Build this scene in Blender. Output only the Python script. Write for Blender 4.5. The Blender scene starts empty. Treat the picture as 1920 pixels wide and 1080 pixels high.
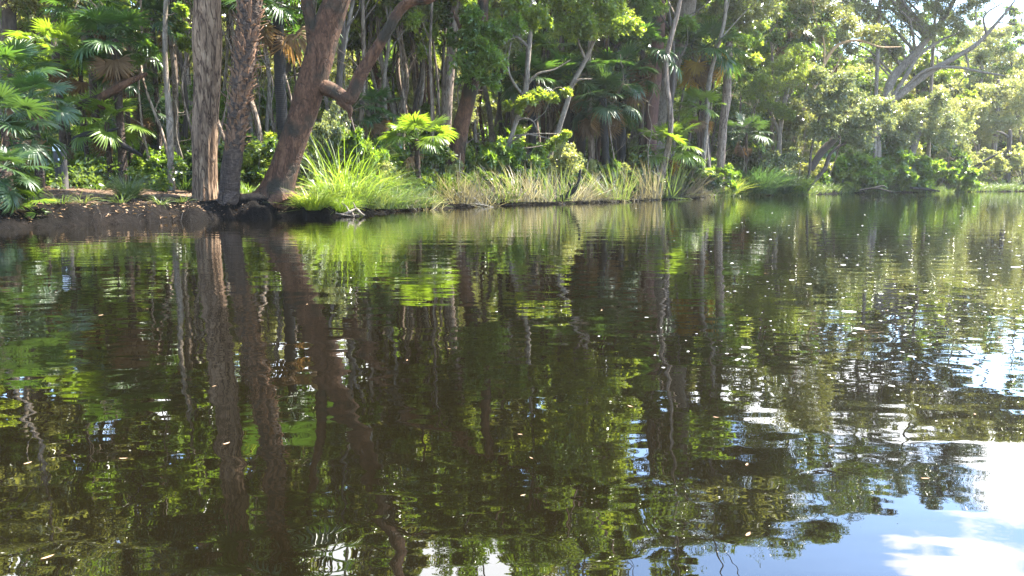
import bpy, math, random
import numpy as np

R = math.radians
PI = math.pi
F = 1507.0
CAMZ = 1.0
PITCH = math.atan((540 - 340) / F)

CLX = 4.4
SUN_EL, SUN_AZ = 60.0, 70.0          # azimuth clockwise from +Y (the view direction)

sc = bpy.context.scene
COL = sc.collection
rng = np.random.default_rng(11)

# ------------------------------------------------------------------ camera maths
CP, SP = math.cos(PITCH), math.sin(PITCH)


def ray(px, py):
    a = (px - 960) / F
    b = (540 - py) / F
    return np.array([a, CP + b * SP, -SP + b * CP])


def at(px, py, d):
    v = ray(px, py)
    return np.array([0, 0, CAMZ]) + v * (d / v[1])


# ------------------------------------------------------------------ noise
def _h(ix, iy, iz, s):
    n = (ix * 374761393 + iy * 668265263 + iz * 2147483647 + s * 974711) & 0xFFFFFFFF
    n = ((n ^ (n >> 13)) * 1274126177) & 0xFFFFFFFF
    n = ((n ^ (n >> 16)) * 2246822519) & 0xFFFFFFFF
    return ((n ^ (n >> 15)) & 0xFFFF) / 32767.5 - 1.0


def vnoise(p, s=0):
    p = np.asarray(p, float)
    i = np.floor(p).astype(np.int64)
    f = p - i
    f = f * f * (3 - 2 * f)
    out = 0
    for dx in (0, 1):
        for dy in (0, 1):
            for dz in (0, 1):
                w = (f[..., 0] if dx else 1 - f[..., 0]) * (f[..., 1] if dy else 1 - f[..., 1]) * (f[..., 2] if dz else 1 - f[..., 2])
                out = out + w * _h(i[..., 0] + dx, i[..., 1] + dy, i[..., 2] + dz, s)
    return out


def fbm(p, s=0, o=4):
    p = np.asarray(p, float)
    a, t = 1.0, 0
    for k in range(o):
        t = t + a * vnoise(p, s + k)
        p = p * 2.03
        a *= .5
    return t


# ------------------------------------------------------------------ terrain
SHORE = [(0, 431), (100, 426), (250, 419), (400, 413), (520, 409), (620, 407), (700, 401), (800, 393), (900, 387),
         (1000, 384), (1150, 379), (1300, 372), (1400, 367), (1500, 366), (1600, 362), (1750, 360.5), (1920, 359)]


def water_hit(px, py):
    v = ray(px, py)
    return np.array([0, 0, CAMZ]) + v * (-CAMZ / v[2])


_sp = [water_hit(*q) for q in SHORE]
_az = [math.atan2(q[0], q[1]) for q in _sp]
_r = [math.hypot(q[0], q[1]) for q in _sp]
_az = [-PI, -2.4, -1.6, -1.1, -.75] + _az + [.75, .95, 1.3, 2.2, PI]
_r = [40, 30, 20, 17.5, 18.5] + _r + [110, 125, 120, 60, 40]


def _mound(px, off, h, r):
    q = at(px, 340, float(np.interp(math.atan((px - 960) / F), _az, _r)) * math.cos(math.atan((px - 960) / F)) + off)
    return (q[0], q[1], h, r)


MOUNDS = [_mound(468, 1.0, .15, .9), _mound(510, 1.1, .16, .9), _mound(425, .9, .10, .6), _mound(330, .9, .08, .8), _mound(170, .9, .07, .8)]


def shore_s(x, y):
    az = np.arctan2(x, y)
    rs = np.interp(az, _az, _r)
    r = np.hypot(x, y)
    rs = rs + .35 * vnoise(np.stack([az * 40, az * 0, az * 0], -1), 5) * (rs / 25) + .18 * vnoise(np.stack([az * 130, az * 0, az * 0], -1), 6) * (rs / 25)
    return r - rs, az


def ground_z(x, y):
    x = np.asarray(x, float)
    y = np.asarray(y, float)
    s, az = shore_s(x, y)
    left = np.clip((-.165 - az) / .08, 0, 1)           # steep cut bank at the left
    p = np.stack([x * .5, y * .5, x * 0], -1)
    n = fbm(p, 3, 4)
    steep = np.interp(s, [-60, -4, -.25, 0, .28, .65, 1.2, 2.5, 8, 25, 120, 400], [-2, -1, -.35, -.02, .15, .31, .45, .56, .76, 1.3, 3.5, 6])
    soft = np.interp(s, [-60, -4, -.25, 0, .6, 2, 5, 12, 25, 120, 400], [-2, -1, -.12, -.01, .12, .3, .55, .8, 1.3, 3.5, 6])
    z = steep * left + soft * (1 - left)
    amp = np.clip((s + .2) / 2.0, 0.0, 1) * .09 + .02
    for (mx_, my_, mh, mr_) in MOUNDS:
        z = z + mh * np.exp(-((x - mx_) ** 2 + (y - my_) ** 2) / mr_ ** 2) * np.clip(s / 1.1, 0, 1)
    return z + n * amp * np.clip(s + .6, 0, 1)


def ground_hit(px, py):
    v = ray(px, py)
    for t in np.arange(4, 300, .1):
        p = np.array([0, 0, CAMZ]) + v * t
        if p[2] <= float(ground_z(p[0], p[1])):
            return p
    return p


def shore_d(px):
    az = math.atan((px - 960) / F)
    return float(np.interp(az, _az, _r)) * math.cos(az)


def on_ground(px, d):
    d = max(d, shore_d(px) + 1.2)
    p = at(px, 340, d)
    p[2] = float(ground_z(p[0], p[1]))
    return p


# ------------------------------------------------------------------ mesh builder
class MB:
    def __init__(self):
        self.v, self.f, self.a, self.c, self.n = [], [], [], [], 0

    def add(self, v, f, rnd=None, cl=None):
        v = np.asarray(v, np.float32).reshape(-1, 3)
        f = np.asarray(f, np.int64)
        if not len(f):
            return
        self.v.append(v)
        self.f.append(f + self.n)
        self.n += len(v)
        self.a.append(np.full(len(f), .5, np.float32) if rnd is None else np.asarray(rnd, np.float32))
        self.c.append(np.full(len(f), .5, np.float32) if cl is None else np.asarray(cl, np.float32))

    def mesh(self, name, mat=None, origin=(0, 0, 0), smooth=False):
        me = bpy.data.meshes.new(name)
        v = np.concatenate(self.v) - np.asarray(origin, np.float32)
        me.vertices.add(len(v))
        me.vertices.foreach_set('co', v.ravel())
        tot = np.concatenate([np.full(len(f), f.shape[1], np.int32) for f in self.f])
        loops = np.concatenate([f.ravel() for f in self.f]).astype(np.int32)
        me.loops.add(len(loops))
        me.loops.foreach_set('vertex_index', loops)
        me.polygons.add(len(tot))
        st = np.concatenate([[0], np.cumsum(tot)[:-1]]).astype(np.int32)
        me.polygons.foreach_set('loop_start', st)
        me.polygons.foreach_set('loop_total', tot)
        at_ = me.attributes.new('rnd', 'FLOAT', 'FACE')
        at_.data.foreach_set('value', np.concatenate(self.a))
        at_ = me.attributes.new('clump', 'FLOAT', 'FACE')
        at_.data.foreach_set('value', np.concatenate(self.c))
        if smooth:
            me.polygons.foreach_set('use_smooth', np.ones(len(tot), bool))
        if mat:
            me.materials.append(mat)
        me.update()
        me.validate()
        return me


def link(name, me, parent=None, loc=(0, 0, 0)):
    o = bpy.data.objects.new(name, me)
    COL.objects.link(o)
    o.location = [float(q) for q in loc]
    if parent:
        o.parent = parent
    return o


def tag(o, label=None, cat=None, group=None, kind=None):
    if label: o['label'] = label
    if cat: o['category'] = cat
    if group: o['group'] = group
    if kind: o['kind'] = kind
    return o


def thing(name, loc, label, cat, group=None):
    return tag(link(name, None, None, loc), label, cat, group)


def copy_tree(o, parent=None):
    c = o.copy()
    COL.objects.link(c)
    if parent: c.parent = parent
    for ch in list(o.children):
        copy_tree(ch, c)
    return c


def catmull(ctrl, m):
    c = np.asarray(ctrl, float)
    if len(c) == 2:
        t = np.linspace(0, 1, m)[:, None]
        return c[0] * (1 - t) + c[1] * t
    p = np.vstack([2 * c[0] - c[1], c, 2 * c[-1] - c[-2]])
    out = []
    n = len(c) - 1
    u = np.linspace(0, n, m)
    k = np.minimum(u.astype(int), n - 1)
    t = (u - k)[:, None]
    p0, p1, p2, p3 = p[k], p[k + 1], p[k + 2], p[k + 3]
    return .5 * (2 * p1 + (p2 - p0) * t + (2 * p0 - 5 * p1 + 4 * p2 - p3) * t ** 2 + (3 * p1 - p0 - 3 * p2 + p3) * t ** 3)


def frames(P):
    T = np.gradient(P, axis=0)
    T /= np.linalg.norm(T, axis=1)[:, None] + 1e-9
    ref = np.array([0, 1., 0]) if abs(T[0][1]) < .9 else np.array([1., 0, 0])
    N = np.zeros_like(P)
    n = ref
    for i in range(len(P)):
        n = n - T[i] * np.dot(n, T[i])
        n = n / (np.linalg.norm(n) + 1e-9)
        N[i] = n
    B = np.cross(T, N)
    return T, N, B


def tube(mb, ctrl, m=20, sides=8, disp=None, raw=False, cap=True):
    """ctrl: rows of x,y,z,radius"""
    c = np.asarray(ctrl, float) if raw else catmull(ctrl, m)
    m = len(c)
    P, rad = c[:, :3], np.maximum(c[:, 3], .002)
    T, N, B = frames(P)
    ang = np.linspace(0, 2 * PI, sides, endpoint=False)
    L = np.concatenate([[0], np.cumsum(np.linalg.norm(np.diff(P, axis=0), axis=1))])
    rr = np.repeat(rad[:, None], sides, 1)
    if disp is not None:
        A, LL = np.meshgrid(ang, L)
        rr = rr + disp(A, LL, rr)
    V = P[:, None, :] + rr[..., None] * (np.cos(ang)[None, :, None] * N[:, None, :] + np.sin(ang)[None, :, None] * B[:, None, :])
    i = np.arange(m - 1)[:, None] * sides
    j = np.arange(sides)[None, :]
    j2 = (j + 1) % sides
    q = np.stack([i + j, i + j2, i + sides + j2, i + sides + j], -1).reshape(-1, 4)
    mb.add(V.reshape(-1, 3), q)
    if cap:
        tip = P[-1] + T[-1] * rad[-1] * .6
        k = np.arange(sides)
        mb.add(np.vstack([V[-1], tip]), np.stack([k, (k + 1) % sides, np.full(sides, sides)], -1))
    return P, rad


def bark_disp(seed, amp=.06, ridges=9, lf=1.0, fine=.5):
    def d(A, L, r):
        p = np.stack([np.cos(A) * ridges * .35, np.sin(A) * ridges * .35, L * .55 * lf], -1)
        a = fbm(p + seed * 7.3, seed, 4)
        p2 = np.stack([np.cos(A) * .8, np.sin(A) * .8, L * .8], -1)
        b = vnoise(p2 + seed * 3.1, seed + 9)
        rid = 1 - np.abs(vnoise(p * np.array([2.4, 2.4, .9]) + seed, seed + 4)) * 2
        return r * amp * (a * .8 + b * 1.2 + rid * fine)
    return d


def rot_axis(d):
    return d / (np.linalg.norm(d, axis=-1, keepdims=True) + 1e-9)


def leaf_cloud(mb, rg, C, Rad, L=.12, W=.03, twigs=10, per=12, flat=.7, droop=.3, mbw=None, up=.25, tw=.006):
    """leaves along twigs radiating out of each clump centre"""
    C = np.atleast_2d(C)
    Rad = np.broadcast_to(np.asarray(Rad, float), (len(C),))
    nT = len(C) * twigs
    ci = np.repeat(np.arange(len(C)), twigs)
    d = rot_axis(rg.normal(size=(nT, 3)) + np.array([0, 0, up]))
    d[:, 2] *= flat
    ln = Rad[ci] * rg.uniform(.55, 1.15, nT)
    st = C[ci] + rg.normal(size=(nT, 3)) * (Rad[ci] * .16)[:, None]
    en = st + d * ln[:, None]
    en[:, 2] -= droop * ln * rg.uniform(.1, .7, nT)
    mid = (st + en) / 2 + np.array([0, 0, 1]) * (ln * .12 * droop)[:, None]
    if mbw is not None:
        # thin three-sided twig, two segments
        s = rot_axis(np.cross(d, rg.normal(size=(nT, 3)))) * tw
        s2 = rot_axis(np.cross(d, s)) * tw
        pts = np.stack([st + s, st - s * .5 + s2, st - s * .5 - s2, mid + s * .7, mid - s * .35 + s2 * .7, mid - s * .35 - s2 * .7, en, en, en], 1)
        k = np.arange(nT)[:, None] * 9
        fs = []
        for a in (0, 3):
            for j in range(3):
                fs.append(np.stack([k[:, 0] + a + j, k[:, 0] + a + (j + 1) % 3, k[:, 0] + a + 3 + (j + 1) % 3, k[:, 0] + a + 3 + j], -1))
        pts[:, 6:9] = en[:, None] + np.stack([s, -s * .5 + s2, -s * .5 - s2], 1) * .3
        mbw.add(pts.reshape(-1, 3), np.concatenate(fs))
    n = nT * per
    ti = np.repeat(np.arange(nT), per)
    t = rg.uniform(.3, 1.05, n)[:, None]
    a, b, c2 = st[ti], mid[ti], en[ti]
    base = a * (1 - t) ** 2 + 2 * b * t * (1 - t) + c2 * t ** 2
    base = base + rg.normal(size=(n, 3)) * (Rad[ci][ti] * .07)[:, None]
    dr = rot_axis(d[ti] * .7 + rg.normal(size=(n, 3)) * .75 + np.array([0, 0, -droop * .8]))
    nm = rg.normal(size=(n, 3)) * .75 + np.array([0, 0, 1.0])
    sd = rot_axis(np.cross(dr, nm))
    sz = rg.uniform(.55, 1.25, n)[:, None]
    l = L * sz
    w = W * sz
    nn = np.cross(sd, dr)
    tip = base + dr * l - nn * l * .12
    mdp = base + dr * l * .45
    V = np.stack([base, mdp + sd * w + nn * w * .25, tip, mdp - sd * w + nn * w * .25], 1).reshape(-1, 3)
    q = np.arange(n * 4).reshape(-1, 4)
    tr = rg.random(nT)
    cr = rg.random(len(C))
    mb.add(V, q, np.clip(.55 * rg.random(n) + .45 * tr[ti], 0, 1), cr[ci][ti])


def blades(mb, rg, P, n, h, w, lean=.5, droop=.4, spread=.12, wind=(0, 0), secs=5, hj=.5):
    """n blades from around P (x,y,z)"""
    az = rg.uniform(0, 2 * PI, n)
    rr = spread * np.sqrt(rg.random(n))
    base = np.asarray(P)[None, :] + np.stack([np.cos(az) * rr, np.sin(az) * rr, np.zeros(n)], -1)
    az2 = az + rg.normal(size=n) * .5
    ln = h * rg.uniform(1 - hj, 1.1, n)
    le = np.abs(rg.normal(size=n)) * lean * .6 + lean * .25
    hd = np.stack([np.cos(az2), np.sin(az2), np.zeros(n)], -1)
    hd[:, 0] += wind[0]
    hd[:, 1] += wind[1]
    up = np.stack([np.sin(le), np.cos(le)], -1)
    t = np.linspace(0, 1, secs)
    out = ln[:, None] * (t[None] * up[:, :1] + droop * .55 * t[None] ** 2.2 * rg.uniform(.4, 1.3, n)[:, None])
    hz = ln[:, None] * (t[None] * up[:, 1:] - droop * .5 * t[None] ** 2.6 * rg.uniform(.3, 1.5, n)[:, None])
    pts = base[:, None] + hd[:, None] * out[..., None]
    pts[..., 2] += hz
    sdv = np.stack([-hd[:, 1], hd[:, 0], np.zeros(n)], -1)
    sdv = rot_axis(sdv + rg.normal(size=(n, 3)) * .35)
    ww = w * rg.uniform(.6, 1.2, n)[:, None] * np.array([.8, 1, .9, .65, .04][:secs] if secs == 5 else np.linspace(1, .05, secs))[None]
    A = pts + sdv[:, None] * ww[..., None]
    B = pts - sdv[:, None] * ww[..., None]
    V = np.stack([A, B], 2).reshape(-1, 3)
    k = (np.arange(n)[:, None] * secs + np.arange(secs - 1)[None]) * 2
    k = k.ravel()
    q = np.stack([k, k + 1, k + 3, k + 2], -1)
    rn = np.repeat(rg.random(n), secs - 1)
    mb.add(V, q, rn, np.repeat(np.full(n, rg.random()), secs - 1))


# ------------------------------------------------------------------ materials
def new_mat(name):
    m = bpy.data.materials.new(name)
    m.use_nodes = True
    nt = m.node_tree
    nt.nodes.clear()
    return m, nt, nt.nodes.new('ShaderNodeOutputMaterial')


def N(nt, t, **kw):
    n = nt.nodes.new(t)
    for k, v in kw.items():
        if k.startswith('_'):
            setattr(n, k[1:], v)
        else:
            n.inputs[k.replace('_', ' ')].default_value = v
    return n


def ramp(nt, fac, stops, interp='LINEAR'):
    n = nt.nodes.new('ShaderNodeValToRGB')
    n.color_ramp.interpolation = interp
    e = n.color_ramp.elements
    while len(e) < len(stops):
        e.new(.5)
    for k, (p, c) in zip(e, stops):
        k.position = p
        k.color = (*c, 1)
    nt.links.new(fac, n.inputs[0])
    return n.outputs[0]


def leaf_mat(name, cols, trans=.45, tcol=1.9, rough=.30, spec=.75, warm=1.0):
    """cols: list of leaf colours picked per leaf; the same hue, paler, shows through against the light"""
    m, nt, out = new_mat(name)
    a = N(nt, 'ShaderNodeAttribute', _attribute_name='rnd')
    c = N(nt, 'ShaderNodeAttribute', _attribute_name='clump')
    mx = N(nt, 'ShaderNodeMath', _operation='MULTIPLY_ADD')
    nt.links.new(c.outputs['Fac'], mx.inputs[0])
    mx.inputs[1].default_value = .55
    m2 = N(nt, 'ShaderNodeMath', _operation='MULTIPLY')
    nt.links.new(a.outputs['Fac'], m2.inputs[0])
    m2.inputs[1].default_value = .45
    nt.links.new(m2.outputs[0], mx.inputs[2])
    st = [(i / max(1, len(cols) - 1), k) for i, k in enumerate(cols)]
    col = ramp(nt, mx.outputs[0], st)
    p = N(nt, 'ShaderNodeBsdfPrincipled', Roughness=rough)
    p.inputs['Specular IOR Level'].default_value = spec
    nt.links.new(col, p.inputs['Base Color'])
    t = N(nt, 'ShaderNodeBsdfTranslucent')
    v = N(nt, 'ShaderNodeMix', _data_type='RGBA', _blend_type='MULTIPLY')
    v.inputs[0].default_value = 1
    nt.links.new(col, v.inputs[6])
    v.inputs[7].default_value = (tcol * 1.22 * warm, tcol * 1.15, tcol * .5, 1)
    nt.links.new(v.outputs[2], t.inputs[0])
    s = N(nt, 'ShaderNodeMixShader', Fac=trans)
    nt.links.new(p.outputs[0], s.inputs[1])
    nt.links.new(t.outputs[0], s.inputs[2])
    nt.links.new(s.outputs[0], out.inputs[0])
    return m


def bark_mat(name, stops, sc=(6, 6, 1.2), bump=.6, rough=.9, rings=0, fine=(30, 30, 5), patch=None, cracks=None, cs=1.0):
    m, nt, out = new_mat(name)
    tc = N(nt, 'ShaderNodeTexCoord')
    mp = N(nt, 'ShaderNodeMapping')
    mp.inputs['Scale'].default_value = sc
    nt.links.new(tc.outputs['Object'], mp.inputs[0])
    n1 = N(nt, 'ShaderNodeTexNoise', Scale=1.0, Detail=7.0, Roughness=.68, Distortion=.5)
    nt.links.new(mp.outputs[0], n1.inputs[0])
    mp2 = N(nt, 'ShaderNodeMapping')
    mp2.inputs['Scale'].default_value = fine
    nt.links.new(tc.outputs['Object'], mp2.inputs[0])
    n2 = N(nt, 'ShaderNodeTexNoise', Scale=1.0, Detail=5.0, Roughness=.6)
    nt.links.new(mp2.outputs[0], n2.inputs[0])
    mx = N(nt, 'ShaderNodeMix', _data_type='FLOAT')
    mx.inputs[0].default_value = .42
    nt.links.new(n1.outputs['Fac'], mx.inputs[2])
    nt.links.new(n2.outputs['Fac'], mx.inputs[3])
    h = mx.outputs[0]
    if rings:
        wv = N(nt, 'ShaderNodeTexWave', _bands_direction='Z', _wave_profile='SAW', Scale=rings, Distortion=2.2, Detail=3.0)
        wv.inputs['Detail Scale'].default_value = 2.0
        nt.links.new(tc.outputs['Object'], wv.inputs[0])
        mr = N(nt, 'ShaderNodeMix', _data_type='FLOAT')
        mr.inputs[0].default_value = .3
        nt.links.new(h, mr.inputs[2])
        nt.links.new(wv.outputs['Fac'], mr.inputs[3])
        h = mr.outputs[0]
    col = ramp(nt, h, stops)
    if cracks:
        mp3 = N(nt, 'ShaderNodeMapping')
        mp3.inputs['Scale'].default_value = cracks
        nt.links.new(tc.outputs['Object'], mp3.inputs[0])
        n4 = N(nt, 'ShaderNodeTexNoise', Scale=1.0, Detail=3.0, Roughness=.6, Distortion=.8)
        nt.links.new(mp3.outputs[0], n4.inputs[0])
        s4 = N(nt, 'ShaderNodeMath', _operation='SUBTRACT')
        nt.links.new(n4.outputs['Fac'], s4.inputs[0])
        s4.inputs[1].default_value = .5
        a4 = N(nt, 'ShaderNodeMath', _operation='ABSOLUTE')
        nt.links.new(s4.outputs[0], a4.inputs[0])
        ck = ramp(nt, a4.outputs[0], [(.0, (.22, .2, .19)), (.025, (.55, .5, .47)), (.06, (1, 1, 1))])
        cm4 = N(nt, 'ShaderNodeMix', _data_type='RGBA', _blend_type='MULTIPLY')
        cm4.inputs[0].default_value = cs
        nt.links.new(col, cm4.inputs[6])
        nt.links.new(ck, cm4.inputs[7])
        col = cm4.outputs[2]
        hm = N(nt, 'ShaderNodeMath', _operation='MULTIPLY')
        nt.links.new(h, hm.inputs[0])
        nt.links.new(ck, hm.inputs[1])
        h = hm.outputs[0]
    if patch:
        n3 = N(nt, 'ShaderNodeTexNoise', Scale=patch[1], Detail=4.0)
        nt.links.new(tc.outputs['Object'], n3.inputs[0])
        f = ramp(nt, n3.outputs['Fac'], [(patch[2], (0, 0, 0)), (patch[2] + .12, (1, 1, 1))])
        pm = N(nt, 'ShaderNodeMix', _data_type='RGBA')
        nt.links.new(f, pm.inputs[0])
        nt.links.new(col, pm.inputs[6])
        pm.inputs[7].default_value = (*patch[0], 1)
        col = pm.outputs[2]
    p = N(nt, 'ShaderNodeBsdfPrincipled', Roughness=rough)
    p.inputs['Specular IOR Level'].default_value = .25
    nt.links.new(col, p.inputs['Base Color'])
    b = N(nt, 'ShaderNodeBump', Strength=bump, Distance=.05)
    nt.links.new(h, b.inputs['Height'])
    nt.links.new(b.outputs[0], p.inputs['Normal'])
    nt.links.new(p.outputs[0], out.inputs[0])
    return m


M = {}
M['paperbark'] = bark_mat('paperbark', [(.28, (.035, .021, .013)), (.45, (.115, .072, .044)), (.58, (.205, .136, .083)), (.75, (.31, .22, .145))], (5, 5, 1.6), 1.0, fine=(30, 30, 5), cracks=(7, 7, 1.1))
M['paperbark_pale'] = bark_mat('pale_paperbark', [(.3, (.065, .046, .032)), (.5, (.20, .15, .11)), (.7, (.37, .295, .225))], (8, 8, 1.6), .9, cracks=(9, 9, 1.3))
M['palm_trunk'] = bark_mat('palm_trunk', [(.3, (.014, .009, .006)), (.5, (.05, .033, .023)), (.72, (.12, .085, .06))], (9, 9, 5), .9, rings=0, cracks=(3, 3, 9), cs=.7)
M['leaf_base'] = bark_mat('palm_leaf_base', [(.3, (.03, .016, .009)), (.5, (.115, .062, .035)), (.72, (.24, .145, .09))], (14, 14, 6), .6)
M['brown_bark'] = bark_mat('brown_bark', [(.30, (.016, .007, .0038)), (.46, (.056, .025, .012)), (.60, (.108, .054, .028)), (.78, (.20, .118, .068))], (7, 7, 2.2), .9, fine=(26, 26, 9), cracks=(4, 4, 1.8), cs=.6, patch=((.022, .017, .010), 1.3, .50))
M['grey_bark'] = bark_mat('grey_bark', [(.3, (.055, .044, .033)), (.5, (.17, .138, .104)), (.72, (.33, .28, .22))], (9, 9, 2.5), .8, cracks=(6, 6, 2.5), cs=.5)
M['orange_bark'] = bark_mat('ochre_bark', [(.3, (.13, .08, .04)), (.5, (.32, .21, .11)), (.72, (.5, .36, .2))], (9, 9, 2.5), .7)
M['red_bark'] = bark_mat('red_bark', [(.3, (.035, .018, .014)), (.5, (.10, .05, .038)), (.72, (.18, .095, .07))], (8, 8, 1.6), .8)
M['dark_bark'] = bark_mat('dark_bark', [(.3, (.018, .014, .011)), (.5, (.055, .043, .034)), (.72, (.12, .095, .075))], (9, 9, 1.6), .9)
M['burnt'] = bark_mat('burnt_bark', [(.3, (.006, .0055, .005)), (.55, (.018, .016, .015)), (.8, (.05, .045, .04))], (10, 10, 3), .9, rings=5)
M['driftwood'] = bark_mat('driftwood', [(.3, (.10, .085, .07)), (.5, (.27, .235, .19)), (.72, (.46, .40, .33))], (12, 12, 12), .6)
M['post_wood'] = bark_mat('weathered_timber', [(.3, (.02, .018, .016)), (.5, (.05, .045, .04)), (.75, (.10, .092, .083))], (25, 25, 2), .5)

M['leaf_mid'] = leaf_mat('leaf_mid', [(.026, .05, .012), (.048, .082, .017), (.078, .115, .024), (.12, .15, .034)], .45, 2.1, .26)
M['leaf_yellow'] = leaf_mat('leaf_yellow_green', [(.06, .095, .014), (.105, .15, .02), (.155, .20, .03), (.20, .24, .045)], .5, 2.0, .28)
M['leaf_dark'] = leaf_mat('leaf_dark', [(.014, .030, .010), (.024, .048, .014), (.040, .07, .018), (.06, .09, .022)], .35, 1.9, .32, .6)
M['leaf_olive'] = leaf_mat('leaf_olive', [(.055, .07, .024), (.09, .108, .036), (.14, .155, .055), (.20, .205, .085)], .45, 1.8, .28)
M['leaf_silver'] = leaf_mat('leaf_silver', [(.055, .075, .034), (.095, .12, .055), (.145, .17, .085), (.22, .245, .14)], .4, 1.8, .24, .9)
M['leaf_pale'] = leaf_mat('leaf_pale', [(.10, .13, .05), (.15, .175, .07), (.20, .215, .09), (.26, .255, .125)], .48, 1.8, .35)
M['leaf_bright'] = leaf_mat('leaf_bright', [(.04, .078, .013), (.065, .115, .016), (.095, .15, .022), (.14, .185, .035)], .5, 2.1)
M['frond_green'] = leaf_mat('frond_green', [(.018, .043, .011), (.028, .062, .014), (.045, .085, .018)], .40, 2.1, .35, .6)
M['frond_blue'] = leaf_mat('frond_blue_green', [(.017, .038, .013), (.027, .054, .018), (.042, .072, .024)], .32, 1.8, .42, .4)
M['frond_yellow'] = leaf_mat('frond_yellow_green', [(.05, .095, .012), (.085, .135, .016), (.125, .17, .024)], .46, 2.0, .36, .5)
M['frond_dead'] = leaf_mat('frond_dead', [(.075, .045, .022), (.13, .08, .042), (.20, .135, .075)], .3, 1.2, .7, .2, 1.1)
M['frond_gold'] = leaf_mat('frond_gold', [(.17, .105, .018), (.25, .165, .025), (.33, .235, .04)], .45, 1.5, .6, .2, 1.1)
M['grass_bright'] = leaf_mat('grass_bright', [(.042, .078, .011), (.07, .115, .015), (.11, .155, .022), (.18, .20, .05)], .5, 2.0, .45)
M['grass_green'] = leaf_mat('grass_green', [(.03, .065, .012), (.05, .095, .018), (.085, .13, .026), (.15, .17, .05)], .45, 2.0, .45)
M['sedge'] = leaf_mat('sedge', [(.025, .048, .016), (.042, .07, .022), (.065, .095, .03), (.12, .13, .055)], .4, 1.8, .42)
M['sedge_dark'] = leaf_mat('sedge_dark', [(.018, .042, .018), (.028, .06, .024), (.045, .085, .032)], .38, 1.9, .45)
M['reed_dead'] = leaf_mat('reed_dead', [(.05, .044, .036), (.11, .10, .083), (.21, .195, .17), (.38, .36, .33)], .3, 1.1, .55, .4)
M['litter'] = leaf_mat('litter', [(.07, .042, .024), (.14, .085, .05), (.22, .145, .085), (.32, .23, .15)], .1, 1.0, .8, .2)

# ground
m, nt, out = new_mat('bank_soil')
tc = N(nt, 'ShaderNodeTexCoord')
n1 = N(nt, 'ShaderNodeTexNoise', Scale=.9, Detail=8.0, Roughness=.65)
n2 = N(nt, 'ShaderNodeTexNoise', Scale=9.0, Detail=6.0, Roughness=.7)
nt.links.new(tc.outputs['Object'], n1.inputs[0])
nt.links.new(tc.outputs['Object'], n2.inputs[0])
mx = N(nt, 'ShaderNodeMix', _data_type='FLOAT')
mx.inputs[0].default_value = .5
nt.links.new(n1.outputs['Fac'], mx.inputs[2])
nt.links.new(n2.outputs['Fac'], mx.inputs[3])
dry = ramp(nt, mx.outputs[0], [(.32, (.045, .028, .018)), (.5, (.12, .078, .05)), (.68, (.24, .17, .115))])
wet_shade = ramp(nt, mx.outputs[0], [(.32, (.0012, .0009, .0007)), (.5, (.0036, .0027, .002)), (.7, (.013, .0095, .007))])  # damp soil, blackened further so the colour carries the bank face's shade
sx = N(nt, 'ShaderNodeSeparateXYZ')
nt.links.new(tc.outputs['Object'], sx.inputs[0])
hz = N(nt, 'ShaderNodeMapRange')
hz.inputs[1].default_value = .47
hz.inputs[2].default_value = .60
ad = N(nt, 'ShaderNodeMath', _operation='MULTIPLY_ADD')
nt.links.new(n1.outputs['Fac'], ad.inputs[0])
ad.inputs[1].default_value = .25
nt.links.new(sx.outputs[2], ad.inputs[2])
sb = N(nt, 'ShaderNodeMath', _operation='SUBTRACT')
nt.links.new(ad.outputs[0], sb.inputs[0])
sb.inputs[1].default_value = .125
nt.links.new(sb.outputs[0], hz.inputs[0])
cm = N(nt, 'ShaderNodeMix', _data_type='RGBA')
nt.links.new(hz.outputs[0], cm.inputs[0])
nt.links.new(wet_shade, cm.inputs[6])
nt.links.new(dry, cm.inputs[7])
p = N(nt, 'ShaderNodeBsdfPrincipled', Roughness=.92)
p.inputs['Specular IOR Level'].default_value = .08
nt.links.new(cm.outputs[2], p.inputs['Base Color'])
b = N(nt, 'ShaderNodeBump', Strength=1.0, Distance=.12)
nt.links.new(n2.outputs['Fac'], b.inputs['Height'])
nt.links.new(b.outputs[0], p.inputs['Normal'])
nt.links.new(p.outputs[0], out.inputs[0])
M['soil'] = m

# water: dark tannin-stained creek with low ripples
m, nt, out = new_mat('creek_water')
tc = N(nt, 'ShaderNodeTexCoord')


def wnoise(scale, rotz, detail=2.0, rough=.5):
    mp = N(nt, 'ShaderNodeMapping')
    mp.inputs['Scale'].default_value = scale
    mp.inputs['Rotation'].default_value = (0, 0, rotz)
    nt.links.new(tc.outputs['Object'], mp.inputs[0])
    n = N(nt, 'ShaderNodeTexNoise', Scale=1.0, Detail=detail, Roughness=rough)
    nt.links.new(mp.outputs[0], n.inputs[0])
    return n.outputs['Fac']


def wmath(op, a, b_):
    n = N(nt, 'ShaderNodeMath', _operation=op)
    for i, q in enumerate((a, b_)):
        if isinstance(q, (int, float)):
            n.inputs[i].default_value = q
        else:
            nt.links.new(q, n.inputs[i])
    return n.outputs[0]


swell = wnoise((1.0, 1.8, 1), R(8), 2.0)
rip = wnoise((3.0, 4.8, 1), R(-6), 2.0)
fine = wnoise((9, 16, 1), R(5), 2.0)
patch = wnoise((.07, .16, 1), R(10), 2.0)
mr = N(nt, 'ShaderNodeMapRange')
mr.inputs[1].default_value = .40
mr.inputs[2].default_value = .62
nt.links.new(patch, mr.inputs[0])
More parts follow.
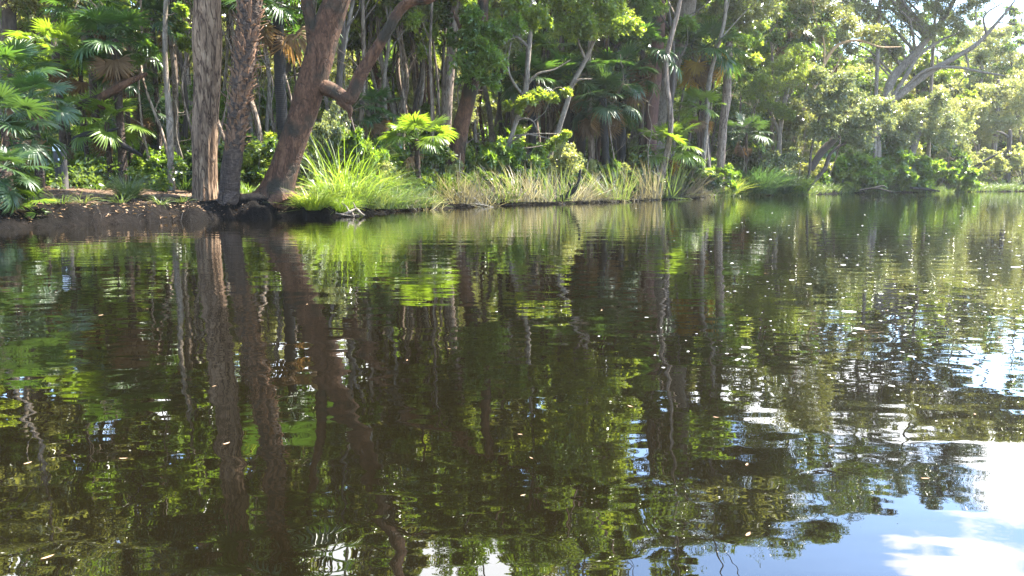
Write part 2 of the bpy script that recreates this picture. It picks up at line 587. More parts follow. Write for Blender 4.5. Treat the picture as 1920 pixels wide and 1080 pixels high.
# the breeze reaches the open reach further out
sxy = N(nt, 'ShaderNodeSeparateXYZ')
nt.links.new(tc.outputs['Object'], sxy.inputs[0])
far = N(nt, 'ShaderNodeMapRange')
far.inputs[1].default_value = 6
far.inputs[2].default_value = 30
far.inputs[3].default_value = .12
far.inputs[4].default_value = 1.0
nt.links.new(sxy.outputs[1], far.inputs[0])
h = wmath('MULTIPLY', swell, .0066)
h = wmath('ADD', h, wmath('MULTIPLY', rip, wmath('MULTIPLY_ADD' if False else 'ADD', .0013, wmath('MULTIPLY', far.outputs[0], .0005))))
h = wmath('ADD', h, wmath('MULTIPLY', wmath('MULTIPLY', fine, .0008), wmath('MULTIPLY', far.outputs[0], wmath('ADD', mr.outputs[0], .15))))
b = N(nt, 'ShaderNodeBump', Strength=1.0, Distance=1.0)
nt.links.new(h, b.inputs['Height'])
p = N(nt, 'ShaderNodeBsdfPrincipled', Roughness=.004, IOR=1.6)
p.inputs['Base Color'].default_value = (.0028, .0022, .0010, 1)
nt.links.new(b.outputs[0], p.inputs['Normal'])
nt.links.new(p.outputs[0], out.inputs[0])
M['water'] = m

m, nt, out = new_mat('white_plate')
p = N(nt, 'ShaderNodeBsdfPrincipled', Roughness=.45)
p.inputs['Base Color'].default_value = (.72, .74, .76, 1)
nt.links.new(p.outputs[0], out.inputs[0])
M['plate'] = m
m, nt, out = new_mat('sign_print')
p = N(nt, 'ShaderNodeBsdfPrincipled', Roughness=.5)
p.inputs['Base Color'].default_value = (.12, .13, .16, 1)
nt.links.new(p.outputs[0], out.inputs[0])
M['print'] = m
m, nt, out = new_mat('foam_fleck')
p = N(nt, 'ShaderNodeBsdfPrincipled', Roughness=.35)
p.inputs['Base Color'].default_value = (.22, .215, .195, 1)
nt.links.new(p.outputs[0], out.inputs[0])
M['fleck'] = m

# ------------------------------------------------------------------ setting
azs = np.concatenate([np.linspace(-PI, -.75, 60)[:-1], np.linspace(-.75, .75, 560), np.linspace(.75, PI, 60)[1:]])
ks = np.concatenate([np.linspace(-14, -2, 8), np.linspace(-1.5, 1.6, 32), np.linspace(1.8, 12, 50), np.linspace(13, 60, 36), np.linspace(70, 420, 14)])
rs0 = np.interp(azs, _az, _r)
RR = rs0[:, None] + ks[None, :]
RR = np.maximum(RR, .5)
X = RR * np.sin(azs)[:, None]
Y = RR * np.cos(azs)[:, None]
Z = ground_z(X, Y)
# eroded lumps in the bank face
nb = fbm(np.stack([X * 2.2, Y * 2.2, X * 0], -1), 21, 3)
s_, a_ = shore_s(X, Y)
nc_ = fbm(np.stack([X * 7, Y * 7, X * 0], -1), 25, 4)
Z = Z + (nb * .085 + nc_ * .04) * np.exp(-((s_ - .45) / .5) ** 2)
mb = MB()
na, nk = RR.shape
i = np.arange(na - 1)[:, None] * nk
j = np.arange(nk - 1)[None]
mb.add(np.stack([X, Y, Z], -1).reshape(-1, 3), np.stack([i + j, i + nk + j, i + nk + j + 1, i + j + 1], -1).reshape(-1, 4))
tag(link('ground', mb.mesh('ground', M['soil'], smooth=True)), kind='structure')

mb = MB()
g = np.concatenate([[-450, -200, -80], np.linspace(-40, 130, 60), [200, 450]])
GX, GY = np.meshgrid(g, g)
nn_ = len(g)
i = np.arange(nn_ - 1)[:, None] * nn_
j = np.arange(nn_ - 1)[None]
mb.add(np.stack([GX, GY, GX * 0], -1).reshape(-1, 3), np.stack([i + j, i + j + 1, i + nn_ + j + 1, i + nn_ + j], -1).reshape(-1, 4))
tag(link('creek_water', mb.mesh('creek_water', M['water'], smooth=True)), kind='structure')

# ------------------------------------------------------------------ trees
def mpx(w, d):
    return w * d / F


LEAF = {   # length, half width, twigs, leaves per twig, flatten, droop
    'broad': (.17, .036, 15, 15, .75, .35),
    'fine': (.125, .023, 17, 19, .6, .5),
    'tiny': (.10, .022, 18, 18, .7, .3),
    'gum': (.24, .038, 13, 13, .6, .8),
    'big': (.22, .065, 10, 11, .7, .4),
}


def tree(name, label, cat, base, trunk, bark, blobs, leaf_m, kind='broad', branches=(), stems=None, group=None, sides=14, m=40,
         disp=None, crown=None, seed=1, limb_r=.035, dens=1.0, leafscale=1.0, ws=1.0):
    """trunk/branches: rows (px, py, depth offset, width px); blobs: (px, py, depth offset, radius px)"""
    rg = np.random.default_rng(seed)
    B = ground_hit(*base) if len(base) == 2 else on_ground(base[0], base[2])
    d0 = B[1]

    def conv(rows):
        return np.array([[*at(q[0], q[1], d0 + q[2]), mpx(q[3] * ws, d0 + q[2]) / 2] for q in rows])
    root = thing(name, B, label, cat, group)
    tk = MB()
    c = conv(trunk)
    c[0, :3] = B - np.array([0, 0, .4])
    disp = disp or bark_disp(seed, .07)
    P, rad = tube(tk, c, m, sides, disp)
    allp = [np.hstack([P, rad[:, None]])]
    for br in branches:
        bc = conv(br)
        P2, r2 = tube(tk, bc, max(10, m // 2), max(6, sides // 2), bark_disp(seed + 3, .08))
        allp.append(np.hstack([P2, r2[:, None]]))
    allp = np.vstack(allp)
    C = [at(b_[0], b_[1], d0 + b_[2]) for b_ in blobs]
    Rd = [mpx(b_[3], d0 + b_[2]) for b_ in blobs]
    if crown:   # (n, px, py, spread px, height px, radius px, depth spread m)
        for (n, px, py, sx_, sy_, rp, ds) in crown:
            for k in range(n):
                a = rg.normal(size=3)
                a /= np.linalg.norm(a) + 1e-9
                a *= rg.random() ** .4
                C.append(at(px + a[0] * sx_, py + a[1] * sy_, d0 + a[2] * ds))
                Rd.append(mpx(rp, d0) * rg.uniform(.65, 1.25))
    if C:
        C = np.array(C)
        Rd = np.array(Rd)
        # limbs
        tw = MB()
        for cc, rr in zip(C, Rd):
            dd = np.linalg.norm(allp[:, :3] - cc, axis=1) + np.where(allp[:, 2] > cc[2], 1.5, 0)
            q = allp[np.argmin(dd)]
            ln = np.linalg.norm(q[:3] - cc)
            if ln > .3:
                r0 = min(q[3] * .7, limb_r * (.5 + ln * .35))
                mid = (q[:3] * .55 + cc * .45) + rg.normal(size=3) * ln * .09 + np.array([0, 0, ln * .07])
                mid2 = (q[:3] * .2 + cc * .8) + rg.normal(size=3) * ln * .06 + np.array([0, 0, ln * .05])
                tube(tk, [[*q[:3], r0], [*mid, r0 * .7], [*mid2, r0 * .45], [*cc, r0 * .25]], 9, 5)
        L, W, T, Pn, fl, dr = LEAF[kind]
        # several sub clumps for each blob, for an uneven outline
        subC, subR = [], []
        for cc, rr in zip(C, Rd):
            n = int(np.clip(9 * dens * rr ** 1.2, 3, 14))
            a = rg.normal(size=(n, 3))
            a = a / np.linalg.norm(a, axis=1)[:, None] * (rg.random(n) ** .5)[:, None] * rr * .8
            a[:, 2] *= .75
            subC.append(cc + a)
            subR.append(rr * rg.uniform(.28, .55, n))
        subC = np.concatenate(subC)
        subR = np.concatenate(subR)
        cr = MB()
        leaf_cloud(cr, rg, subC, subR, L * leafscale, W * leafscale, T, Pn, fl, dr, tk)
        link('crown', cr.mesh('crown', leaf_m, B), root)
    link('trunk', tk.mesh('trunk', bark, B, True), root)
    return root


# big paperbark at the water's edge
tree('paperbark_tree', 'thick straight paperbark trunk with shaggy pale bark at the cut bank', 'tree', (385, 376),
     [(383, 378, 0, 66), (384, 350, 0, 54), (384, 260, 0, 53), (387, 150, 0, 56), (388, 60, 0, 60), (390, -60, .1, 56), (394, -200, .3, 50), (396, -330, .5, 36), (400, -460, .8, 16)],
     M['paperbark'], [], M['leaf_dark'], 'fine', crown=[(15, 230, -330, 330, 150, 66, 2.8)], sides=72, m=260, ws=.8, disp=bark_disp(2, .085, 11, 1.3, .8), seed=2)

# leaning brown tree with big side limb
tree('leaning_tree', 'massive leaning brown trunk with flared root base and a low elbowed side limb', 'tree', (510, 0, shore_d(510) + .8),
     [(502, 408, 0, 118), (510, 384, 0, 92), (520, 358, 0, 72), (533, 318, 0, 58), (548, 270, 0, 54), (567, 215, 0, 54), (583, 160, 0, 57), (598, 110, 0, 58), (614, 50, 0, 54), (632, 0, 0, 50), (664, -90, .2, 42), (700, -210, .5, 34), (720, -330, .8, 24), (735, -420, 1, 12)],
     M['brown_bark'],
     [(600, -60, .2, 48), (540, -160, .6, 52), (640, -250, 1, 55), (840, -70, -1, 40), (900, -95, -1.4, 48), (960, -130, -1.6, 52), (1020, -110, -2, 45), (1060, -150, -2, 52), (1110, -120, -2.4, 40), (990, -190, -2, 50), (1150, -170, -2.8, 48), (880, -150, -1.6, 45), (760, -120, -1, 42), (700, -160, 0, 45), (810, -200, -.6, 55), (930, -240, -1, 55), (1050, -250, -1.5, 55)],
     M['leaf_mid'], 'fine',
     branches=[
         [(598, 120, 0, 40), (585, 50, -.1, 26), (576, 10, -.1, 22), (566, -60, 0, 19), (548, -150, .3, 13), (530, -230, .5, 6)],
         [(572, 158, .15, 40), (616, 166, -.1, 30), (648, 184, -.35, 26), (660, 180, -.4, 26), (676, 140, -.4, 25), (700, 100, -.4, 22), (728, 55, -.5, 20), (752, 16, -.5, 19), (778, 0, -.6, 19), (806, -4, -.7, 18), (850, -36, -1, 16), (920, -80, -1.4, 13), (1000, -120, -1.9, 10), (1090, -150, -2.4, 6)],
         [(640, 186, -.35, 26), (655, 205, -.4, 14), (656, 222, -.4, 5)],
         [(520, 342, 0, 40), (496, 364, -.1, 30), (466, 376, -.1, 22), (440, 384, -.1, 16), (415, 396, -.1, 8)]
     ], sides=64, m=220, ws=.9, disp=bark_disp(5, .06, 6, .9, .35), seed=5, limb_r=.04, crown=[(22, 1020, -210, 290, 110, 52, 1.8)])

# far slim things, each a tree of its own
tree('slender_tree', 'thin pale sapling trunk rising from the bare dirt beside the big paperbark', 'tree', (319, 0, 26),
     [(319, 346, 0, 14), (320, 300, 0, 11), (318, 230, 0, 12), (312, 150, 0, 9), (309, 80, 0, 8), (311, 0, 0, 7), (316, -120, 0, 5), (318, -230, 0, 3)],
     M['grey_bark'], [(282, 88, -.2, 18), (256, 112, -.2, 10), (338, 18, 0, 14), (300, -60, 0, 40), (335, -130, 0, 45), (300, -200, 0, 45)], M['leaf_bright'], 'broad', seed=8, sides=10, disp=bark_disp(8, .12), dens=.7)

tree('dark_tree', 'dark trunk standing at the upper left among the palms', 'tree', (20, 0, 30),
     [(20, 340, 0, 26), (14, 240, 0, 24), (12, 150, 0, 24), (18, 90, 0, 24), (16, 0, 0, 22), (10, -150, 0, 18), (0, -300, 0, 10)],
     M['dark_bark'], [(60, 5, 0, 45), (20, -40, 0, 50), (120, -20, 1, 50)], M['leaf_olive'], 'tiny',
     branches=[[(14, 150, 0, 14), (30, 110, -.2, 9), (55, 80, -.4, 6), (90, 50, -.5, 3)]], crown=[(18, 40, -280, 230, 120, 60, 3)], seed=9)

# paperbarks of the middle
tree('paperbark_tree', 'pale upright paperbark in the middle, twin of the stouter one leaning from the same spot', 'tree', (829, 0, 37),
     [(828, 318, 0, 24), (834, 270, 0, 20), (838, 200, 0, 20), (844, 120, 0, 19), (850, 60, 0, 17), (856, 0, 0, 16), (868, -120, 0, 12), (874, -240, 0, 6)],
     M['paperbark_pale'], [(850, 20, 0, 40), (880, -40, 0, 60), (830, -60, 0, 55)], M['leaf_mid'], 'broad', crown=[(7, 865, -200, 110, 90, 60, 2)], seed=12, sides=24, m=90, disp=bark_disp(12, .10, 8))
tree('paperbark_tree', 'stout brown paperbark leaning right behind the grey fallen reeds', 'tree', (847, 0, 35.5),
     [(847, 326, 0, 38), (858, 270, 0, 30), (874, 200, 0, 27), (888, 140, 0, 25), (900, 80, 0, 22), (906, 0, 0, 20), (915, -130, 0, 14), (925, -250, 0, 8)],
     M['brown_bark'], [(905, 78, -1, 52), (930, 110, -1, 40), (880, 120, -1, 46), (945, 50, -1, 40), (890, 40, -1, 46), (915, 150, -1, 30), (870, 70, -.5, 34)], M['leaf_bright'], 'broad',
     crown=[(16, 990, -230, 230, 110, 62, 2.5), (12, 890, -330, 170, 60, 66, 2.5)], seed=13, sides=24, m=90, disp=bark_disp(13, .09, 8), branches=[[(893, 120, 0, 12), (870, 70, -.3, 8), (850, 20, -.5, 5)]])
tree('twisted_tree', 'slim twisted grey tree with a forked crooked stem over the dead reeds', 'tree', (944, 0, 37),
     [(944, 342, 0, 16), (950, 290, 0, 15), (962, 245, 0, 14), (972, 215, 0, 15), (985, 170, 0, 15), (990, 110, 0, 14), (994, 60, 0, 12), (992, 20, 0, 11), (1000, -60, 0, 9), (1010, -180, 0, 5)],
     M['grey_bark'], [(980, 20, -.5, 42), (1010, 30, -.5, 36), (945, 22, -.5, 34), (998, 182, -.5, 20), (1016, 176, -.3, 16), (1040, 184, -.4, 18), (1056, 172, -.2, 14), (972, 202, -.4, 16), (986, 190, -.6, 16), (952, 196, -.3, 13), (1046, 264, -.6, 15), (1060, 252, -.5, 12), (1034, 272, -.5, 12), (1020, -60, 0, 50), (975, -120, 0, 50), (1030, -150, 0, 50)], M['leaf_yellow'], 'broad',
     branches=[[(981, 180, 0, 9), (960, 150, -.2, 7), (952, 120, -.3, 5), (958, 80, -.4, 4)], [(986, 160, 0, 9), (1010, 138, -.2, 6), (1040, 130, -.3, 4), (1070, 112, -.4, 2)],
               [(967, 225, 0, 8), (985, 222, -.2, 5), (1000, 228, -.3, 4), (1008, 246, -.4, 2)], [(992, 90, 0, 8), (970, 70, -.2, 6), (950, 78, -.2, 3)]], seed=14, ws=.66, sides=16, m=80, disp=bark_disp(14, .10, 6), dens=.8)
tree('slender_tree', 'slim grey tree bent right with a yellow-green leafy head near the top middle', 'tree', (1026, 0, 40),
     [(1026, 322, 0, 17), (1032, 290, 0, 15), (1048, 240, 0, 14), (1064, 190, 0, 14), (1072, 160, 0, 13), (1094, 120, 0, 12), (1112, 80, 0, 10), (1122, 50, 0, 9), (1138, -20, 0, 8), (1160, -150, 0, 4)],
     M['grey_bark'], [(1080, 28, -.6, 46), (1040, 45, -.6, 36), (1120, 40, -.8, 44), (1160, 52, -1, 40), (1182, 45, -1, 26), (1148, 20, -.8, 40), (1090, 62, -.6, 30), (1060, 0, -.5, 50), (1130, -30, -.5, 55), (1180, -60, -.8, 55), (1100, -100, -.5, 55), (1170, -140, -.5, 50)], M['leaf_yellow'], 'broad',
     branches=[[(1070, 165, 0, 9), (1085, 150, -.2, 6), (1110, 148, -.3, 3)], [(1098, 112, 0, 8), (1085, 80, -.2, 6), (1078, 40, -.4, 4)]], seed=15, ws=.66, sides=16, m=70, disp=bark_disp(15, .08, 6))
tree('paperbark_tree', 'tall grey trunk leaning right above the bright palm, beside a reddish trunk', 'tree', (1232, 0, 51),
     [(1232, 300, 0, 36), (1236, 245, 0, 32), (1246, 190, 0, 32), (1258, 130, 0, 32), (1272, 80, 0, 32), (1284, 30, 0, 33), (1294, -40, 0, 28), (1308, -160, -.5, 20), (1318, -300, -.8, 10)],
     M['grey_bark'], [(1230, 20, 0, 40), (1180, 90, .5, 38), (1340, -40, 1.5, 60), (1400, -80, 3, 62), (1460, -120, 4, 66), (1520, -150, 5, 60), (1380, -150, 3, 66), (1300, -180, 3, 60), (1440, -200, 4, 66), (1540, -200, 5, 56), (1500, -250, 5, 60), (1350, -260, 3, 60), (1240, -240, 2, 60), (1570, -170, 6, 40)], M['leaf_mid'], 'fine',
     branches=[[(1286, 20, 0, 20), (1330, -60, 1.5, 15), (1400, -130, 2.5, 12), (1480, -170, 3, 8), (1550, -190, 4, 4)], [(1250, 170, 0, 9), (1225, 120, .2, 6), (1195, 95, .4, 3)]], seed=16, sides=28, m=100, disp=bark_disp(16, .06, 8), dens=1.4, crown=[(26, 1480, -205, 210, 85, 60, 2.5), (22, 1400, -330, 240, 80, 60, 2.5)])
tree('red_tree', 'dark reddish trunk close behind the leaning grey trunk', 'tree', (1218, 0, 50),
     [(1216, 320, 0, 22), (1220, 250, 0, 24), (1224, 180, 0, 24), (1230, 120, 0, 24), (1236, 40, 0, 22), (1240, -60, 0, 18), (1246, -220, 0, 10)],
     M['red_bark'], [(1200, -60, 0, 50), (1260, -120, 0, 55), (1220, -200, 0, 55)], M['leaf_mid'], 'fine', seed=17)
tree('paperbark_tree', 'slender pale paperbark with peeling strips between the gold-skirted palm and yellow bush', 'tree', (1350, 0, 54),
     [(1348, 330, 0, 16), (1354, 260, 0, 14), (1362, 180, 0, 15), (1366, 110, 0, 14), (1368, 50, 0, 13), (1374, -40, 0, 12), (1380, -160, 0, 8), (1386, -260, 0, 4)],
     M['paperbark_pale'], [(1350, 20, -.5, 36), (1395, 40, -.5, 40), (1380, 5, -.5, 42), (1420, 20, 0, 40), (1360, -60, 0, 50), (1410, -70, 0, 50), (1380, -150, 0, 55)], M['leaf_olive'], 'broad', seed=18, sides=20, m=60, disp=bark_disp(18, .12, 8))
# right-hand side
tree('bushy_tree', 'bright yellow-green bushy tree of rounded clumps near the right middle', 'tree', (1452, 0, 61),
     [(1452, 345, 0, 12), (1460, 300, 0, 10), (1462, 250, -.2, 9), (1472, 190, -.3, 8), (1485, 130, -.3, 5)],
     M['grey_bark'], [(1482, 108, -.5, 38), (1512, 130, -.5, 36), (1494, 140, -1, 34), (1424, 150, -.6, 34), (1448, 165, -.8, 36), (1408, 172, -.6, 28), (1462, 200, -1, 24), (1480, 214, -1, 22), (1430, 195, -.8, 28), (1500, 100, -.4, 26), (1462, 128, -.6, 26)], M['leaf_yellow'], 'tiny',
     branches=[[(1462, 250, -.2, 7), (1440, 200, -.4, 5), (1424, 160, -.5, 3)]], seed=20, dens=1.3)
tree('ochre_tree', 'bare-limbed ochre tree leaning behind the yellow-green bushy tree', 'tree', (1470, 0, 64),
     [(1476, 320, 0, 16), (1492, 240, 0, 14), (1520, 180, 0, 13), (1545, 120, 0, 13), (1570, 85, 0, 11), (1610, 76, 0, 8), (1650, 88, 0, 6), (1690, 88, 0, 3)],
     M['orange_bark'], [(1570, 30, 0, 40), (1540, 60, 0, 30), (1600, 50, 0, 36), (1500, 30, 0, 44), (1540, 0, 0, 50), (1460, 10, 0, 44), (1640, 60, 0, 30)], M['leaf_olive'], 'broad', ws=.5,
     branches=[[(1545, 122, 0, 9), (1545, 80, -.3, 6), (1530, 40, -.4, 5), (1524, 10, -.4, 3)], [(1530, 160, 0, 8), (1558, 140, -.3, 5), (1580, 100, -.5, 3)]], crown=[(8, 1530, -90, 110, 80, 52, 3)], seed=21, dens=.8)
tree('sprawling_tree', 'large pale sprawling tree with long bare limbs reaching right over the water', 'tree', (1655, 0, 66),
     [(1640, 345, 0, 22), (1644, 270, 0, 22), (1655, 205, 0, 20), (1690, 176, 0, 20), (1740, 138, -.5, 18), (1790, 108, -1, 16), (1830, 84, -1.5, 13), (1866, 46, -2, 10), (1890, 18, -2.2, 7), (1908, -6, -2.4, 4)],
     M['grey_bark'], [(1560, 60, 0, 40), (1610, 20, 0, 46), (1660, 15, 0, 48), (1700, 40, 0, 40), (1640, 70, 0, 36), (1720, 0, 0, 50), (1770, 20, -.5, 44), (1800, 50, -1, 38), (1820, 10, -1, 42), (1680, 95, 0, 28), (1780, -30, -1, 46), (1700, -50, 0, 50), (1630, -50, 0, 50), (1850, -20, -2, 36), (1840, 110, -1.4, 20), (1730, 60, .2, 40), (1580, 90, .2, 30), (1860, -60, -2, 40), (1900, -75, -2, 40), (1935, -60, -2, 40), (1960, -95, -2, 40), (1820, -85, -1.5, 40), (1900, -30, -2.2, 26)], M['leaf_olive'], 'broad',
     branches=[[(1660, 205, 0, 26), (1672, 150, .3, 26), (1710, 106, .3, 22), (1748, 62, .2, 18), (1776, 24, .2, 14), (1800, -20, 0, 8)],
               [(1668, 190, -.2, 12), (1700, 140, -.4, 12), (1722, 105, -.5, 10), (1760, 78, -.7, 8), (1800, 60, -1, 5)],
               [(1688, 172, 0, 10), (1735, 132, -.8, 9), (1790, 126, -1.2, 8), (1836, 134, -1.5, 7), (1884, 142, -1.8, 4)],
               [(1810, 98, -1.2, 7), (1815, 130, -1.3, 5), (1796, 160, -1.3, 3)],
               [(1850, 66, -1.8, 7), (1846, 30, -2, 6), (1880, 5, -2.2, 4)],
               [(1870, 42, -2, 5), (1895, 44, -2.1, 3), (1918, 40, -2.2, 2)],
               [(1908, -6, -2.4, 6), (1930, -40, -2.2, 5), (1960, -80, -2, 3)]], seed=22, sides=16, m=80, dens=1.2, limb_r=.04, ws=.62, crown=[(26, 1680, -70, 230, 75, 50, 3), (14, 1930, -90, 130, 40, 46, 2)])
tree('leaning_tree', 'low multi-stemmed tree leaning right at the waterline with glossy sparkling leaves', 'tree', (1502, 362),
     [(1494, 364, 0, 15), (1520, 346, 0, 13), (1545, 318, 0, 12), (1560, 285, 0, 9), (1600, 262, 0, 7), (1650, 256, 0, 4)],
     M['dark_bark'], [(1560, 165, 0, 36), (1590, 180, 0, 36), (1620, 200, 0, 36), (1560, 210, -.4, 36), (1600, 228, -.5, 38), (1640, 230, -.4, 36), (1550, 248, -.6, 34), (1610, 262, -.6, 30), (1650, 200, 0, 32), (1580, 150, .2, 28), (1530, 190, 0, 32), (1534, 140, .2, 26)], M['leaf_silver'], 'broad',
     branches=[[(1500, 358, 0, 8), (1516, 330, -.1, 8), (1520, 290, -.1, 8), (1530, 240, 0, 7), (1550, 180, 0, 4)],
               [(1520, 318, .4, 20), (1540, 286, .4, 22), (1562, 262, .4, 22), (1590, 225, .4, 10)]], seed=23, sides=14, m=60, dens=1.1, ws=.6)
tree('bushy_tree', 'glossy silvery-leaved bushy tree hanging over the bank right of the leaning stems', 'tree', (1700, 0, 64),
     [(1690, 345, 0, 16), (1700, 310, 0, 15), (1712, 280, 0, 13), (1722, 250, 0, 9), (1730, 220, 0, 5)],
     M['grey_bark'], [(1690, 225, 0, 36), (1725, 205, 0, 34), (1760, 222, 0, 34), (1700, 258, -.5, 36), (1740, 250, -.5, 36), (1770, 255, -.3, 30), (1670, 262, -.4, 30), (1660, 235, 0, 28), (1755, 185, 0, 24), (1790, 230, 0, 24)], M['leaf_silver'], 'broad', seed=24, dens=1.1)
tree('pale_tree', 'hazy pale feathery tree at the far right edge', 'tree', (1860, 0, 92),
     [(1862, 345, 0, 10), (1864, 280, 0, 9), (1870, 220, 0, 8), (1872, 150, 0, 5)], M['grey_bark'],
     [(1850, 200, 0, 30), (1880, 185, 0, 30), (1910, 200, 0, 30), (1830, 225, 0, 28), (1868, 225, -.5, 28), (1900, 230, -.5, 30), (1850, 170, 0, 28), (1890, 160, 0, 28), (1860, 250, 0, 26), (1920, 165, 0, 30)], M['leaf_pale'], 'gum', seed=25, dens=1.1)
tree('pale_tree', 'pale green leafy tree rising behind the ends of the long bare limbs', 'tree', (1830, 0, 98),
     [(1830, 345, 0, 10), (1834, 240, 0, 9), (1842, 120, 0, 6), (1850, 60, 0, 3)], M['grey_bark'],
     [(1840, 100, 0, 34), (1870, 85, 0, 32), (1812, 90, 0, 34), (1890, 110, 0, 34), (1850, 60, 0, 28), (1910, 130, 0, 30), (1800, 150, 0, 34), (1840, 140, 0, 32), (1790, 190, 0, 30), (1815, 200, 0, 30), (1880, 60, 0, 22)], M['leaf_pale'], 'gum', seed=26, dens=1.1)
tree('tall_tree', 'tall wispy dark-limbed tree mirrored against the bright sky, left of its twin', 'tree', (1640, 0, 72),
     [(1640, 340, 0, 12), (1642, 200, 0, 11), (1648, 50, 0, 10), (1655, -100, 0, 8), (1662, -230, 0, 5), (1668, -290, 0, 3)], M['grey_bark'],
     [(1640, -150, 0, 36), (1690, -200, 0, 30), (1630, -230, 0, 32), (1670, -270, 0, 34), (1700, -150, 0, 30), (1650, -90, 0, 38), (1720, -235, 0, 26), (1600, -190, 0, 32), (1640, -295, 0, 26), (1700, -290, 0, 24), (1580, -140, 0, 30), (1570, -230, 0, 26), (1600, -280, 0, 24)], M['leaf_dark'], 'fine', seed=27, dens=.8, ws=.6, crown=[(16, 1680, -235, 150, 85, 42, 2)])
tree('tall_tree', 'tall wispy dark-limbed tree mirrored against the bright sky, right of its twin', 'tree', (1740, 0, 74),
     [(1740, 340, 0, 12), (1744, 200, 0, 11), (1752, 50, 0, 9), (1762, -80, 0, 7), (1766, -200, 0, 5), (1772, -260, 0, 2)], M['grey_bark'],
     [(1790, -110, 0, 32), (1730, -130, 0, 28), (1800, -170, 0, 28), (1750, -200, 0, 26), (1820, -230, 0, 28), (1770, -255, 0, 26), (1840, -120, 0, 26), (1860, -180, 0, 24), (1850, -240, 0, 20)], M['leaf_dark'], 'fine', seed=28, dens=.8, ws=.6, crown=[(12, 1820, -205, 100, 80, 38, 2)])
tree('dead_tree', 'dark bare snag standing in the bushes at the far right edge', 'dead tree', (1890, 0, 84),
     [(1888, 332, 0, 10), (1890, 300, 0, 9), (1893, 260, 0, 8), (1894, 244, 0, 6)], M['dark_bark'], [], M['leaf_dark'], seed=29,
     branches=[[(1892, 258, 0, 5), (1880, 250, 0, 4), (1868, 246, 0, 2)]])

# ------------------------------------------------------------------ fan palms
def frond_mb(seed, nseg=30, spread=4.9, Lp=.75, Rb=.72, droop=.35):
    rg = np.random.default_rng(seed)
    mb = MB()
    tube(mb, [[0, 0, 0, .016], [0, Lp * .5, .05, .012], [0, Lp, .02, .008]], 6, 4, cap=False)
    da = spread / nseg
    ts = np.array([.03, .28, .5, .78, 1.0])
    for k in range(nseg):
        a = -spread / 2 + (k + .5) * da + rg.normal() * .02
        ca = math.cos(a)
        Ls = Rb * (.72 + .28 * math.cos(a * .5)) * rg.uniform(.9, 1.06)
        dirv = np.array([math.sin(a), ca, 0])
        sd = np.array([ca, -math.sin(a), 0])
        hw = np.array([.2, 1, 1.25, .8, .05]) * np.array([1, .28, .5, .5, .5]) * Ls * da * .5 * np.array([1, 1, .93, 1, 1])
        dz = droop * Ls * rg.uniform(.5, 1.5)
        zz = .16 * Ls * ts * abs(math.sin(a * .5)) - dz * np.maximum(ts - .25, 0) ** 1.7
        out_ = ts * Ls - .22 * dz * np.maximum(ts - .4, 0)
        ctr = np.array([0, Lp, .02])[None] + dirv[None] * out_[:, None]
        ctr[:, 2] += zz
        cL = ctr + sd * hw[:, None]
        cR = ctr - sd * hw[:, None]
        ctr2 = ctr.copy()
        ctr2[:, 2] -= hw * .55
        V = np.stack([cL, ctr2, cR], 1).reshape(-1, 3)
        q = []
        for i_ in range(4):
            o_ = i_ * 3
            q += [[o_, o_ + 1, o_ + 4, o_ + 3], [o_ + 1, o_ + 2, o_ + 5, o_ + 4]]
        mb.add(V, q, np.full(8, rg.random()), np.full(8, rg.random() * .4 + .3))
    return mb


FR = {}
for key in ('green', 'blue', 'yellow', 'dead', 'gold'):
    FR[key] = []
    for k in range(4):
        dead = key in ('dead', 'gold')
        fm = frond_mb(40 + k, 30 if not dead else 22, 4.9 if not dead else 3.6, .72 + .1 * k, .75, (.2, .35, .5, .65)[k] + (.5 if dead else 0))
        FR[key].append(fm.mesh('frond', M['frond_' + key]))
palm_count = 0


